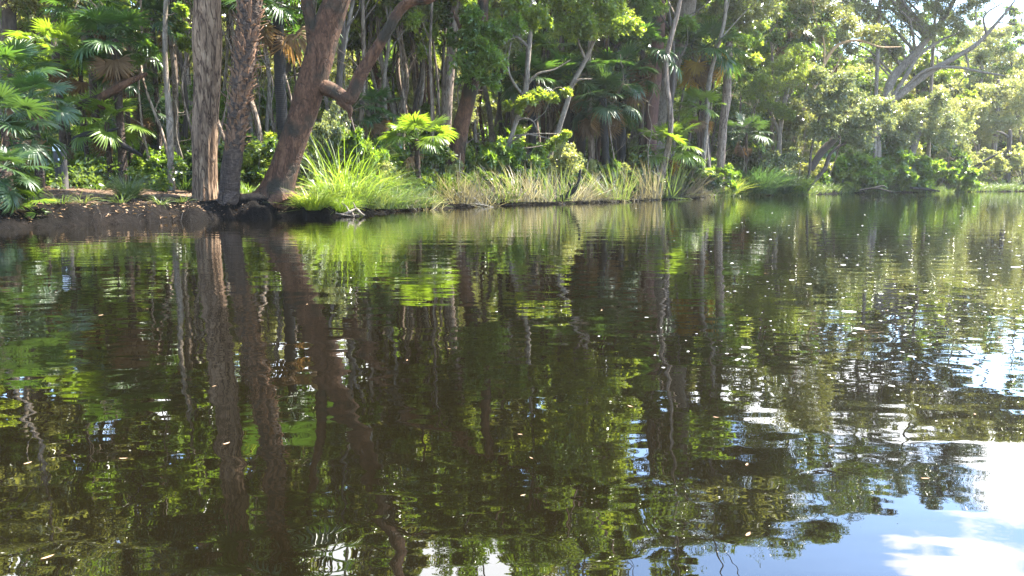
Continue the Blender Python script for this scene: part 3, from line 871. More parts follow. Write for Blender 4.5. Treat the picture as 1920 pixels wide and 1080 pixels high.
def palm(label, px, py, d, size=1.0, n=16, col='green', trunk=None, dead=3, gold=0, group=None, name='fan_palm', bark='palm_trunk', elev=(80, -35), seed=None, face=None, lean=0, deadcol='dead'):
    """crown centre at pixel (px,py), depth d; size = frond reach in metres / 1.5"""
    global palm_count
    palm_count += 1
    rg = np.random.default_rng(seed if seed is not None else 100 + palm_count)
    d = max(d, shore_d(px) + .9)
    top = at(px, py, d)
    bx = top.copy()
    bx[0] += lean
    gz = float(ground_z(bx[0], bx[1]))
    B = np.array([bx[0], bx[1], gz])
    root = thing(name, B, label, 'palm', group)
    tk = MB()
    w = (trunk or mpx(18, d)) / 2
    c = [[*(B - [0, 0, .1]), w * 1.25], [*(B * .7 + top * .3 + [.02, 0, 0]), w], [*(B * .35 + top * .65), w], [*top, w * .9]]

    def dsp(A, L, r):
        return r * .09 * (1 - ((L * 7 + .12 * np.sin(A * 2)) % 1)) + r * .08 * fbm(np.stack([np.cos(A), np.sin(A), L * 2], -1), 3, 3)
    ln = np.linalg.norm(top - B)
    tube(tk, c, int(max(6, min(160, ln * 22))), 12, dsp)
    link('trunk', tk.mesh('trunk', M[bark], B, True), root)
    loc = top - B
    ga = rg.uniform(0, 2 * PI)
    for i_ in range(n):
        t = (i_ + .5) / n
        az = ga + i_ * 2.39996 + rg.normal() * .2
        if face is not None and rg.random() < .35:
            az = face + rg.normal() * .9
        e = R(elev[0] + (elev[1] - elev[0]) * t ** .8 + rg.normal() * 6)
        k = min(3, int(t * 4))
        o = link('frond', FR[col][k], root, loc + np.array([0, 0, .12 * (1 - t)]))
        o.rotation_euler = (e, rg.normal() * .25, az)
        s_ = size * rg.uniform(.82, 1.12) * (.75 + .25 * min(1, t * 2.5))
        o.scale = (s_,) * 3
    for i_ in range(dead + gold):
        o = link('dead_frond', FR['gold' if i_ >= dead else deadcol][i_ % 4], root, loc - np.array([0, 0, .1]))
        o.rotation_euler = (R(-55 - rg.uniform(0, 30)), rg.normal() * .3, rg.uniform(0, 2 * PI))
        o.scale = (size * rg.uniform(.7, .95),) * 3
    return root


def lab(s):
    return s


# left thicket
palm('blue-green fan palm overhanging the water at the left edge', 6, 322, 16.6, .66, 24, 'blue', mpx(30, 16.6), 6, elev=(70, -72), seed=61)
palm('small yellow-tipped fan palm drooping over the bank at bottom left', 46, 385, 16.8, .52, 12, 'frond_yellow'[6:], .12, 2, elev=(40, -60), seed=62)
palm('glossy bright green fan palm at left, above the blue-green one', 62, 185, 21, .66, 18, 'green', .2, 3, seed=63)
palm('tall fan palm with sunlit fronds at the upper left', 105, 95, 26, .85, 18, 'yellow', .2, 2, seed=64)
palm('large dark fan palm with drooping fronds left of the thin sapling', 215, 75, 26, 1.02, 24, 'green', .24, 6, seed=65)
palm('fan palm with pale splayed fronds beside the white-topped post', 128, 250, 28.5, .8, 11, 'green', .14, 4, seed=66)
palm('vivid low fan palm behind the curved dark log', 200, 230, 26, .95, 14, 'yellow', .16, 2, seed=67)
palm('dark fan palm high over the left palms', 165, 20, 29, 1.0, 20, 'green', .24, 5, seed=68)
palm('small pale fan palm in the shade left of the big paperbark', 262, 195, 29, .8, 12, 'blue', .18, 4, seed=69)
palm('drooping fan palm with brown lower leaves at the far left, above the overhanging one', 8, 235, 19, .9, 16, 'blue', .16, 5, seed=90)
palm('mid-green fan palm at the left edge below the dark trunk', 20, 140, 24, 1.0, 15, 'green', .18, 3, seed=91)
palm('fan palm between the overhanging palm and the timber post', 12, 255, 20, .5, 12, 'blue', .12, 4, seed=92)
palm('fan palm glowing in the sun behind the dark leaning log', 150, 165, 31, 1.0, 14, 'yellow', .16, 2, seed=93)
palm('small green fan palm under the tall sunlit one', 150, 125, 27, .68, 16, 'green', .14, 3, seed=95)
palm('small sunlit fan palm below the dark trunk at the left', 40, 115, 26, .68, 15, 'yellow', .14, 2, seed=96)
palm('green fan palm just above the dark leaning log', 235, 140, 28, .7, 15, 'green', .15, 4, seed=97)
palm('fan palm with thin fronds left of the sapling top', 285, 35, 29, .8, 16, 'blue', .16, 4, seed=98)
palm('little yellow-green fan palm behind the sedge tussock', 190, 300, 28, .6, 11, 'yellow', .12, 2, seed=99)
palm('shaded fan palm filling the gap above the curved log', 260, 215, 32, 1.0, 14, 'green', .16, 3, seed=94)
# the trunk with stubs next to the paperbark
B0 = on_ground(428, shore_d(428) + .75)
pr = thing('stubbed_palm', B0, 'palm trunk with ringed foot and shaggy leaf stubs above, beside the big paperbark', 'palm')
d0 = B0[1]
ct = np.array([[*at(q[0], q[1], d0 + q[2]), mpx(q[3], d0) / 2] for q in [(424, 402, 0, 62), (427, 384, 0, 44), (429, 362, 0, 36), (434, 320, 0, 34), (440, 270, 0, 34), (447, 210, 0, 34), (455, 150, 0, 36), (462, 80, 0, 38), (469, 0, 0, 40), (474, -100, .1, 36), (478, -230, .2, 30), (480, -330, .2, 24)]])
ct[0, :3] = B0 - [0, 0, .25]
tk = MB()
PP, rr_ = tube(tk, ct, 420, 36, lambda A, L, r: r * .06 * (1 - ((L * 9 + 2.6 * fbm(np.stack([np.cos(A) * .8, np.sin(A) * .8, L * 1.8], -1), 8, 4)) % 1)) + r * .12 * fbm(np.stack([np.cos(A) * 2, np.sin(A) * 2, L * 3], -1), 3, 4))
link('trunk', tk.mesh('trunk', M['palm_trunk'], B0, True), pr)
st = MB()
rg = np.random.default_rng(77)
T_, N_, B_ = frames(PP)
for k in range(460):
    i_ = 138 + int(k * 278 / 460)
    a = k * 2.39996 + rg.normal() * .2
    o = N_[i_] * math.cos(a) + B_[i_] * math.sin(a)
    s = np.cross(T_[i_], o)
    p0 = PP[i_] + o * rr_[i_] * .9
    ln = rg.uniform(.2, .48)
    hw = rg.uniform(.045, .09)
    tip = p0 + T_[i_] * ln * rg.uniform(.5, 1) + o * ln * rg.uniform(.3, .8)
    md = p0 + T_[i_] * ln * .5 + o * ln * .12
    V = [p0 + s * hw, p0 - s * hw, md - s * hw * .8, md + s * hw * .8, tip - s * hw * .35, tip + s * hw * .35]
    V += [v - o * .02 for v in V]
    st.add(V, [[0, 1, 2, 3], [3, 2, 4, 5], [7, 6, 9, 8], [9, 11, 10, 8], [0, 3, 9, 6], [3, 5, 11, 9], [1, 7, 8, 2], [2, 8, 10, 4], [5, 4, 10, 11]])
link('leaf_bases', st.mesh('leaf_bases', M['leaf_base'], B0), pr)
topp = PP[-1] - B0
for i_ in range(22):
    t = (i_ + .5) / 22
    o = link('frond', FR['green'][min(3, int(t * 4))], pr, topp)
    o.rotation_euler = (R(75 - 120 * t), rg.normal() * .2, i_ * 2.39996)
    o.scale = (1.5,) * 3

# palms of the middle and right
palm('lime-green sunlit fan palm low behind the tall grass', 782, 262, 31, 1.0, 16, 'yellow', .2, 1, elev=(70, -12), seed=71, face=PI)
palm('dark fan palm with a blackened trunk left of the leaning brown tree', 520, 8, 27, 1.35, 18, 'green', .36, 6, bark='burnt', seed=72)
palm('broad fan palm in shade right of the elbowed limb', 700, 205, 34, .95, 14, 'green', .2, 2, seed=73)
palm('tiny bright fan palm peeping out by the twisted grey stem', 968, 268, 41, .8, 8, 'yellow', .15, 0, seed=74)
palm('silvery fan palm crown over two burnt trunks in the middle', 1130, 185, 44, 1.5, 22, 'blue', mpx(14, 44), 7, bark='burnt', seed=75, lean=.3)
palm('dark fan palm on a burnt trunk left of the silvery crown', 1068, 150, 45, 1.5, 18, 'green', mpx(20, 45), 7, bark='burnt', seed=76, lean=-.1)
palm('fan palm with a burnt trunk between the two other burnt ones', 1090, 200, 47, 1.3, 16, 'blue', mpx(16, 47), 6, bark='burnt', seed=77)
palm('fan palm with burnt trunk at the right of the burnt group', 1168, 140, 46, 1.5, 18, 'green', mpx(14, 46), 6, bark='burnt', seed=78)
palm('fan palm with short burnt trunk behind the twisted grey stem', 998, 150, 44, 1.4, 18, 'green', mpx(14, 44), 6, bark='burnt', seed=79)
palm('tall fan palm wearing a skirt of golden dead fronds', 1318, 92, 50, 1.7, 20, 'green', .3, 4, gold=9, seed=80)
palm('sunlit fan palm leaning over the silver reeds', 1252, 275, 42, 1.35, 18, 'yellow', .22, 2, gold=2, seed=81, elev=(75, -35))
palm('bright fan palm standing behind the sunlit one, right of the leaning grey trunk', 1312, 205, 47, 1.25, 15, 'yellow', .16, 3, seed=82, elev=(80, -30))
palm('small golden-edged fan palm at the tip of the reed bank', 1308, 318, 44, .8, 9, 'yellow', .18, 2, gold=1, seed=83, elev=(70, -40))
palm('fan palm half hidden behind the slender pale paperbark', 1400, 250, 58, 1.4, 14, 'blue', .2, 4, seed=84)
palm('fan palm crown high behind the yellow-green bushy tree', 1480, 55, 66, 2.2, 18, 'green', .32, 6, seed=85)
palm('yellowing fan palm high at the top middle', 1028, 95, 46, 1.1, 10, 'yellow', .18, 0, gold=3, seed=86)
palm('dark fan palm crown above the red trunk', 1205, 90, 47, 1.7, 18, 'green', .26, 6, seed=87)

# ------------------------------------------------------------------ background trees (copies of a few)
def proto_tree(seed, bark, leaf_m, kind, ht, r0, nb, cr, rb, dens=1.0):
    rg = np.random.default_rng(seed)
    root = thing('forest_tree', (0, 0, 0), 'slim tree deep in the shaded forest', 'tree', 'background trees of the forest')
    tk, cm_ = MB(), MB()
    c = [[0, 0, -.2, r0 * 1.3]]
    x = np.zeros(2)
    for k in range(1, 8):
        x = x + rg.normal(size=2) * ht * .012
        c.append([x[0], x[1], ht * k / 7, r0 * (1 - .8 * k / 7)])
    P, rad = tube(tk, c, 60, 10, bark_disp(seed, .1, 8))
    C, Rd = [], []
    for k in range(nb):
        t = rg.uniform(.5, 1.04)
        a = rg.uniform(0, 2 * PI)
        rr = cr * (rg.random() ** .6) * (1.15 - .5 * abs(t - .75))
        q = P[min(59, int(t * 56))]
        cc = np.array([q[0] + rr * math.cos(a), q[1] + rr * math.sin(a), ht * t])
        C.append(cc)
        Rd.append(rb * rg.uniform(.6, 1.3))
        b_ = P[max(0, min(59, int(t * 59 - 7)))]
        rl = r0 * .3
        tube(tk, [[*b_, rl], [*(b_ * .5 + cc * .5 + rg.normal(size=3) * .12), rl * .6], [*cc, rl * .2]], 7, 5)
    subC, subR = [], []
    for cc, rr in zip(C, Rd):
        n = int(7 * dens)
        a = rg.normal(size=(n, 3))
        a = a / np.linalg.norm(a, axis=1)[:, None] * (rg.random(n) ** .5)[:, None] * rr * .8
        a[:, 2] *= .75
        subC.append(cc + a)
        subR.append(rr * rg.uniform(.3, .55, n))
    L, W, T, Pn, fl, dr = LEAF[kind]
    leaf_cloud(cm_, rg, np.concatenate(subC), np.concatenate(subR), L * 1.1, W * 1.1, T - 4, Pn - 3, fl, dr, tk)
    link('trunk', tk.mesh('trunk', bark, (0, 0, 0), True), root)
    link('crown', cm_.mesh('crown', leaf_m), root)
    return root


protos = [proto_tree(201, M['paperbark_pale'], M['leaf_mid'], 'broad', 15, .12, 10, 2.2, .75),
          proto_tree(202, M['dark_bark'], M['leaf_bright'], 'broad', 13, .13, 11, 2.4, .8),
          proto_tree(203, M['grey_bark'], M['leaf_olive'], 'gum', 17, .11, 12, 2.4, .9),
          proto_tree(204, M['brown_bark'], M['leaf_bright'], 'fine', 14, .14, 11, 2.6, .85),
          proto_tree(205, M['paperbark_pale'], M['leaf_yellow'], 'broad', 11, .09, 14, 2.0, .7)]
PLAB = ['pale slim paperbark deep in the forest', 'dark-trunked bright-leaved tree deep in the forest', 'grey-trunked drooping-leaved tree deep in the forest',
        'brown-trunked bushy tree deep in the forest', 'small pale-trunked yellow-leaved tree deep in the forest']
used = [False] * 5
bgspots = []
rg = np.random.default_rng(300)
# (px range, depth range, count)
for (x0, x1, d0_, d1_, n, hs) in [(20, 330, 32, 46, 12, .78), (330, 560, 29, 44, 12, 1.0), (560, 840, 32, 46, 18, 1.05), (840, 1200, 44, 56, 18, 1.15),
                                  (1180, 1480, 56, 78, 14, 1.15), (1480, 1780, 74, 96, 12, 1.05), (1760, 2120, 98, 118, 15, 1.5), (1280, 1780, 84, 104, 18, 1.45), (-260, 20, 22, 40, 9, .95), (300, 1400, 74, 95, 20, 1.25), (-100, 330, 32, 44, 10, 1.35), (330, 1350, 42, 54, 22, 1.7), (-320, 340, 40, 56, 20, 1.6), (660, 900, 36, 47, 16, 1.0), (880, 1360, 47, 60, 18, 1.0)]:
    for k in range(n):
        px = x0 + (x1 - x0) * (k + rg.uniform(.1, .9)) / n
        dd = rg.uniform(d0_, d1_)
        bgspots.append((px, dd, hs * rg.uniform(.85, 1.15)))
for i_, (px, dd, hs) in enumerate(bgspots):
    k = int(rg.integers(0, 5))
    o = protos[k] if not used[k] else copy_tree(protos[k])
    used[k] = True
    p = on_ground(px, dd)
    o.location = [float(q) for q in p]
    o.rotation_euler = (rg.normal() * .05, rg.normal() * .05, rg.uniform(0, 6.28))
    o.scale = (hs * rg.uniform(.9, 1.1),) * 2 + (hs,)
    o['label'] = PLAB[k]
    o['group'] = PLAB[k]

# bare saplings: thin crooked stems with a few twigs, several leaning
def bare_proto(seed, bark, ht, r0, nbr):
    rg = np.random.default_rng(seed)
    root = thing('bare_sapling', (0, 0, 0), 'bare sapling', 'sapling', 'bare saplings')
    tk = MB()
    P, rad = tube(tk, [[*(rg.normal(size=2) * ht * .012 * k), ht * k / 5 - .1, r0 * (1 - .16 * k)] for k in range(6)], 40, 7, bark_disp(seed, .12))
    for k in range(nbr):
        q = P[int(rg.uniform(10, 38))]
        d = rot_axis(rg.normal(size=3) * [1, 1, .5] + [0, 0, .5])
        l = rg.uniform(.4, 1.3)
        m1 = q + d * l * .5 + rg.normal(size=3) * .06
        tube(tk, [[*q, r0 * .35], [*m1, r0 * .24], [*(q + d * l + rg.normal(size=3) * .12), r0 * .1]], 9, 4)
        for _ in range(2):
            d2 = rot_axis(d + rg.normal(size=3) * .7)
            tube(tk, [[*m1, r0 * .2], [*(m1 + d2 * l * .5), r0 * .07]], 5, 3)
    link('trunk', tk.mesh('trunk', bark, (0, 0, 0), True), root)
    return root


BP = [bare_proto(231, M['grey_bark'], 5.5, .035, 12), bare_proto(232, M['paperbark_pale'], 7.5, .045, 10), bare_proto(233, M['dark_bark'], 6.5, .05, 9)]
BLAB = ['bare grey sapling with crooked twigs among the trunks', 'tall bare pale sapling among the trunks', 'bare dark sapling among the trunks']
bused = [False] * 3
rg = np.random.default_rng(345)
for (x0, x1, a, b_, n) in [(250, 420, 26, 33, 9), (430, 700, 28, 40, 16), (660, 900, 36, 46, 14), (880, 1240, 42, 54, 16), (1240, 1500, 52, 62, 8), (1480, 1850, 66, 84, 10)]:
    for k in range(n):
        px = x0 + (x1 - x0) * (k + rg.uniform(0, 1)) / n
        j_ = int(rg.integers(0, 3))
        o = BP[j_] if not bused[j_] else copy_tree(BP[j_])
        bused[j_] = True
        o.location = [float(q) for q in on_ground(px, rg.uniform(a, b_))]
        o.rotation_euler = (rg.normal() * .12, rg.normal() * .14, rg.uniform(0, 6.28))
        s_ = rg.uniform(.8, 1.35)
        o.scale = (s_, s_, s_)
        o['label'] = BLAB[j_]
        o['group'] = BLAB[j_]

# understorey trees: low, leafy from the ground up, filling the depth of the forest
def under_tree(seed, bark, leaf_m, kind, ht, w, nb, rb):
    rg = np.random.default_rng(seed)
    root = thing('understorey_tree', (0, 0, 0), 'small leafy tree', 'tree', 'small trees')
    tk, cm_ = MB(), MB()
    P, rad = tube(tk, [[0, 0, -.2, .06], [rg.normal() * .2, rg.normal() * .2, ht * .4, .045], [rg.normal() * .4, rg.normal() * .4, ht * .9, .015]], 24, 7)
    C, Rd = [], []
    for k in range(nb):
        t = rg.uniform(.12, 1.0)
        a = rg.uniform(0, 2 * PI)
        rr = w * rg.random() ** .5 * (1.1 - .6 * t)
        cc = np.array([rr * math.cos(a), rr * math.sin(a), ht * t])
        q = P[max(0, min(23, int(23 * t * .8) - 1))]
        tube(tk, [[*q, .022], [*(q * .5 + cc * .5 + [0, 0, .15]), .014], [*cc, .005]], 6, 4)
        C.append(cc)
        Rd.append(rb * rg.uniform(.6, 1.3))
    L, W, T, Pn, fl, dr = LEAF[kind]
    subC, subR = [], []
    for cc, rr in zip(C, Rd):
        a = rg.normal(size=(5, 3)) * rr * .42
        subC.append(cc + a)
        subR.append(rr * rg.uniform(.4, .65, 5))
    leaf_cloud(cm_, rg, np.concatenate(subC), np.concatenate(subR), L * 1.0, W * 1.0, T - 2, Pn - 2, fl, dr, tk)
    link('trunk', tk.mesh('trunk', bark, (0, 0, 0), True), root)
    link('crown', cm_.mesh('crown', leaf_m), root)
    return root


UT = [under_tree(221, M['grey_bark'], M['leaf_mid'], 'broad', 5.5, 1.7, 22, .75), under_tree(222, M['dark_bark'], M['leaf_mid'], 'broad', 6.5, 1.9, 24, .8),
      under_tree(223, M['grey_bark'], M['leaf_bright'], 'broad', 4.8, 1.6, 20, .7), under_tree(224, M['paperbark_pale'], M['leaf_olive'], 'gum', 6.5, 1.8, 24, .8),
      under_tree(225, M['grey_bark'], M['leaf_pale'], 'fine', 6.0, 2.0, 24, .85)]
ULAB = ['mid-green small tree leafy to the ground behind the trunks', 'dark-stemmed green small tree leafy to the ground behind the trunks', 'bright green small tree leafy to the ground behind the trunks',
        'olive drooping-leaved small tree behind the trunks', 'pale hazy small tree behind the trunks']
uused = [False] * 5
rg = np.random.default_rng(333)
for (x0, x1, a, b_, n, hs, pick) in [(-120, 330, 31, 44, 11, .7, (0, 2, 2, 4, 2)), (300, 860, 33, 44, 11, .75, (0, 2, 2, 4, 2)), (300, 900, 58, 70, 24, 1.75, (4, 2, 2, 3, 4)), (860, 1240, 50, 56, 5, .7, (0, 1, 2, 1, 3)),
                                     (860, 1300, 70, 86, 20, 2.0, (0, 2, 2, 3, 4)), (1240, 1520, 58, 70, 10, 1.2, (0, 1, 2, 3, 4)), (1300, 1640, 76, 96, 14, 1.7, (0, 2, 3, 4, 4)), (1500, 1800, 72, 88, 12, 1.5, (0, 1, 2, 3, 4)), (1560, 1990, 94, 128, 24, 2.0, (2, 3, 4, 4, 4)),
                                     (-200, 330, 46, 66, 18, 1.7, (4, 2, 2, 3, 4)), (-100, 1990, 100, 150, 46, 3.0, (2, 3, 3, 4, 4))]:
    for k in range(n):
        px = x0 + (x1 - x0) * (k + rg.uniform(0, 1)) / n
        j_ = pick[int(rg.integers(0, 5))]
        o = UT[j_] if not uused[j_] else copy_tree(UT[j_])
        uused[j_] = True
        dd = max(rg.uniform(a, b_), shore_d(px) + 4)
        p = on_ground(px, dd)
        o.location = [float(q) for q in p]
        o.rotation_euler = (0, 0, rg.uniform(0, 6.28))
        s_ = hs * rg.uniform(.8, 1.2)
        o.scale = (s_, s_, s_)
        o['label'] = ULAB[j_]
        o['group'] = ULAB[j_]

# ------------------------------------------------------------------ shrubs
def shrub_proto(seed, leaf_m, kind, h, w, n, bark='grey_bark', dens=1.0):
    rg = np.random.default_rng(seed)
    root = thing('shrub', (0, 0, 0), 'shrub', 'shrub')
    tk, cm_ = MB(), MB()
    C, Rd = [], []
    for k in range(n):
        a = rg.uniform(0, 2 * PI)
        rr = w * rg.random() ** .5
        cc = np.array([rr * math.cos(a), rr * math.sin(a), h * rg.uniform(.25, 1.0) * (1 - .3 * (rr / w) ** 2)])
        C.append(cc)
        Rd.append(rg.uniform(.22, .42) * w * .9)
        b_ = np.array([rr * .15 * math.cos(a), rr * .15 * math.sin(a), -.1])
        tube(tk, [[*b_, .018], [*(b_ * .5 + cc * .5 + [0, 0, .08]), .012], [*cc, .005]], 6, 5)
    L, W, T, Pn, fl, dr = LEAF[kind]
    subC, subR = [], []
    for cc, rr in zip(C, Rd):
        m_ = int(4 * dens)
        a = rg.normal(size=(m_, 3)) * rr * .45
        subC.append(cc + a)
        subR.append(rr * rg.uniform(.45, .75, m_))
    subC = np.concatenate(subC)
    subC[:, 2] = np.maximum(subC[:, 2], .06)
    leaf_cloud(cm_, rg, subC, np.concatenate(subR), L, W, T - 2, Pn - 2, fl, dr, tk)
    link('stems', tk.mesh('stems', M[bark], (0, 0, 0), True), root)
    link('foliage', cm_.mesh('foliage', leaf_m), root)
    return root


SH = {'mid': shrub_proto(401, M['leaf_mid'], 'broad', 1.6, 1.0, 13), 'bright': shrub_proto(402, M['leaf_bright'], 'broad', 1.5, 1.0, 13),
      'silver': shrub_proto(403, M['leaf_silver'], 'tiny', 1.7, 1.1, 15), 'dark': shrub_proto(404, M['leaf_dark'], 'broad', 1.7, 1.1, 14),
      'yellow': shrub_proto(405, M['leaf_yellow'], 'broad', 1.2, .8, 11), 'big': shrub_proto(406, M['leaf_bright'], 'big', 1.3, 1.1, 12),
      'pale': shrub_proto(407, M['leaf_pale'], 'tiny', 1.8, 1.2, 14)}
sh_used = {}


def shrub(kind, px, d, s, label, group=None, sz=None, py=None):
    o = SH[kind] if kind not in sh_used else copy_tree(SH[kind])
    sh_used[kind] = 1
    p = on_ground(px, d) if py is None else ground_hit(px, py)
    o.location = [float(q) for q in p]
    o.rotation_euler = (0, 0, float(rng.uniform(0, 6.28)))
    o.scale = (s, s, sz or s)
    o['label'] = label
    if group: o['group'] = group
    elif 'group' in o: del o['group']
    return o


GS = 'small leafy shrubs of the understorey'
shrub('bright', 668, 28.5, .8, 'loose green shrub right of the leaning brown trunk', sz=1.5)
shrub('silver', 615, 28.8, .8, 'grey-leaved shrub hugging the leaning brown trunk', sz=1.7)
shrub('silver', 1440, 60, 1.7, 'white-sparkling shrub above the dark sedge mound', sz=1.9)
shrub('bright', 1625, 62, 1.7, 'bright leafy bush right of the leaning multi-stemmed tree')
shrub('bright', 1665, 64, 1.5, 'bright leafy bush left of the dark hollow at the far bank')
shrub('bright', 1730, 70, 2.1, 'large bright bush trailing to the water at the far bank', sz=2.0)
shrub('bright', 1785, 74, 1.9, 'rounded bright bush right of the large trailing bush')
shrub('yellow', 1588, 62.2, 1.3, 'small glowing yellow-green bush at the far waterline')
shrub('pale', 1830, 83, 2.0, 'pale bush left of the dark snag')
shrub('pale', 1875, 86, 2.0, 'pale bush under the dark snag')
shrub('pale', 1925, 84, 2.2, 'pale bush cut by the right edge of the picture')
shrub('pale', 1800, 82, 1.6, 'small pale bush at the end of the far bank')
shrub('mid', 1120, 44, 1.0, 'dark-leaved bush at the foot of the burnt palm trunks', sz=.9)
shrub('dark', 1045, 44, 1.1, 'deep green bush left of the burnt palm trunks', sz=1.3)
rg = np.random.default_rng(606)
EDGE = {'bright': 'bright leafy shrub at the sunlit edge of the forest behind the reeds', 'yellow': 'yellow-green shrub at the sunlit edge of the forest behind the reeds', 'pale': 'pale fine-leaved shrub at the sunlit edge of the forest behind the reeds', 'mid': 'mid-green shrub at the sunlit edge of the forest behind the reeds'}
for k in range(40):
    px_ = 650 + 700 * (k + rg.random()) / 40
    kd_ = ['bright', 'yellow', 'pale', 'bright', 'mid'][int(rg.integers(0, 5))]
    s_ = rg.uniform(.6, 1.15)
    shrub(kd_, px_, shore_d(px_) + rg.uniform(2.6, 7.5), s_, EDGE[kd_], EDGE[kd_].replace('shrub', 'shrubs'), sz=s_ * rg.uniform(.9, 1.2 if kd_ == 'pale' else 1.6))
for kd_, px_, d_, s_, l_ in [('yellow', 168, 27.5, .8, 'pale yellow-green bush between the timber post and the sedge tussock'), ('bright', 285, 28, .9, 'loose bright bush just left of the thin sapling'), ('yellow', 470, 27.5, 1.0, 'sunlit yellow-green bush between the stubbed palm and the leaning trunk'),
                              ('dark', 1078, 39.5, .8, 'low dark bush standing in the grey reeds left of the charred stub'), ('mid', 985, 36.5, .75, 'low green bush at the foot of the twisted grey stem'),
                              ('dark', 1168, 42, .85, 'low dark bush between the reeds and the burnt trunks'), ('mid', 918, 35, .7, 'small green bush among the grey reeds right of the leaning paperbark'),
                              ('silver', 1215, 44, .8, 'small grey-leaved bush left of the sunlit reed-bank palm'), ('bright', 875, 34, .6, 'small fresh bush at the foot of the stout leaning paperbark')]:
    shrub(kd_, px_, d_, s_, l_)
shrub('bright', 1110, 41.5, .55, 'small bright bush between the burnt trunks and the reeds')
shrub('yellow', 898, 36.5, .75, 'yellow-green sprig bush right of the leaning paperbark')
shrub('mid', 1200, 46, 1.3, 'bush under the leaning grey trunk')
shrub('dark', 1290, 49, 1.6, 'dark bush behind the sunlit reed-bank palms')
shrub('bright', 1340, 53, 1.2, 'fresh green bush at the right of the reed-bank palms')
for k, (px, dd, s) in enumerate([(10, 24, .8), (150, 31, 1.0), (215, 30, .8), (280, 31, 1.0), (340, 28, .9), (420, 26, .8), (445, 29, 1.2), (480, 27, 1.0), (505, 31, 1.4), (560, 33, 1.3), (600, 35, 1.5), (660, 34, 1.3),
                                 (690, 31, .9), (730, 42, 1.5), (745, 33, .8), (810, 42, 1.4), (855, 40, 1.1), (880, 43, 1.5), (920, 44, 1.5), (960, 47, 1.5), (1010, 48, 1.5), (1060, 50, 1.6), (1150, 51, 1.6),
                                 (1230, 53, 1.8), (1270, 56, 1.8), (1380, 62, 2.0), (1420, 66, 2.2), (1480, 68, 2.2), (1530, 70, 2.4), (1580, 72, 2.4), (1640, 74, 2.5), (1690, 76, 2.4), (1750, 80, 2.6), (1810, 92, 2.8), (1860, 96, 2.8), (1910, 98, 2.8),
                                 (-40, 21, 1.2), (20, 26, 1.3), (100, 35, 1.5), (190, 37, 1.5), (250, 36, 1.4), (310, 36, 1.5), (390, 33, 1.4), (470, 36, 1.6), (530, 40, 1.8), (640, 45, 1.9), (700, 52, 2.2), (780, 56, 2.2), (860, 58, 2.2), (940, 60, 2.4), (1040, 62, 2.4), (1140, 64, 2.4), (1240, 68, 2.6), (1330, 72, 2.8)]):
    kd = ['mid', 'bright', 'dark', 'yellow', 'bright', 'mid', 'big'][int(rng.integers(0, 7))]
    L_ = {'mid': 'mid-green shrub filling the shaded understorey', 'bright': 'bright green shrub filling the sunlit understorey', 'dark': 'dark green shrub filling the understorey',
          'yellow': 'yellow-green shrub of the understorey', 'big': 'large-leaved green shrub of the understorey'}[kd]
    shrub(kd, px, dd, s, L_, L_ + 's')

# ------------------------------------------------------------------ tussocks, reeds
def tuft(name, label, cat, P, mat, n, h, w, lean, droop, spread, group=None, seed=0, wind=(0, 0), hj=.5):
    rg = np.random.default_rng(seed)
    mb = MB()
    blades(mb, rg, (0, 0, -.03), n, h, w, lean, droop, spread, wind, hj=hj)
    o = link(name, mb.mesh(name, mat), None, P)
    return tag(o, label, cat, group)


tuft('sedge_tussock', 'spiky green sedge tussock on the bare bank left of the big paperbark', 'tussock', ground_hit(240, 372), M['sedge'], 420, 1.05, .008, .75, .7, .18, seed=1)
tuft('grass_tussock', 'glowing yellow-green grass tussock at the water beside the leaning trunk', 'tussock', ground_hit(588, 392), M['grass_bright'], 620, .95, .010, .6, .9, .3, seed=2)
tuft('grass_tussock', 'yellow-green grass tussock at the water, right-hand neighbour of the glowing one', 'tussock', ground_hit(640, 396), M['grass_bright'], 360, .75, .009, .7, .8, .25, seed=3)
tuft('grass_tussock', 'tall fresh grass clump behind the glowing tussock', 'tussock', on_ground(655, 25), M['grass_green'], 380, 1.7, .012, .5, .9, .7, seed=4)
tuft('grass_tussock', 'tall broad grass clump left of the lime-green palm', 'tussock', on_ground(712, 29), M['sedge'], 480, 1.5, .012, .4, .6, .6, seed=5)
tuft('reed_clump', 'tall upright reeds catching the sun in the grass right of the leaning trunk', 'reeds', on_ground(640, 25.3), M['grass_bright'], 110, 2.7, .014, .24, .6, .75, seed=6)
tuft('grass_tussock', 'round olive grass tussock at the water under the lime-green palm', 'tussock', ground_hit(800, 388), M['sedge'], 360, .75, .01, .7, .8, .3, seed=7)
tuft('grass_tussock', 'lush grass clump in front of the lime-green palm', 'tussock', on_ground(765, 33), M['sedge'], 420, 1.5, .013, .4, .6, .7, seed=8)
tuft('sedge_mound', 'big dark green sedge mound at the far bank', 'sedge mound', ground_hit(1412, 362), M['sedge_dark'], 1500, 2.6, .02, .55, .7, 1.5, seed=9)
tuft('sedge_mound', 'smaller dark sedge mound at the right flank of the big one', 'sedge mound', ground_hit(1455, 362), M['sedge_dark'], 800, 1.9, .02, .6, .7, 1.0, seed=10)
tuft('grass_tussock', 'yellow-green grass clump at the left foot of the dark sedge mound', 'tussock', ground_hit(1362, 364), M['grass_bright'], 500, 1.5, .02, .6, .7, .7, seed=11)
tuft('grass_tussock', 'pale green grass clump between the dark sedge mound and the leaning stems', 'tussock', ground_hit(1490, 362), M['grass_bright'], 500, 1.8, .02, .5, .7, .8, seed=12)
tuft('grass_tussock', 'green grass clump under the bright bushes at the far bank', 'tussock', ground_hit(1625, 358), M['sedge_dark'], 600, 1.8, .02, .6, .8, 1.2, seed=13)
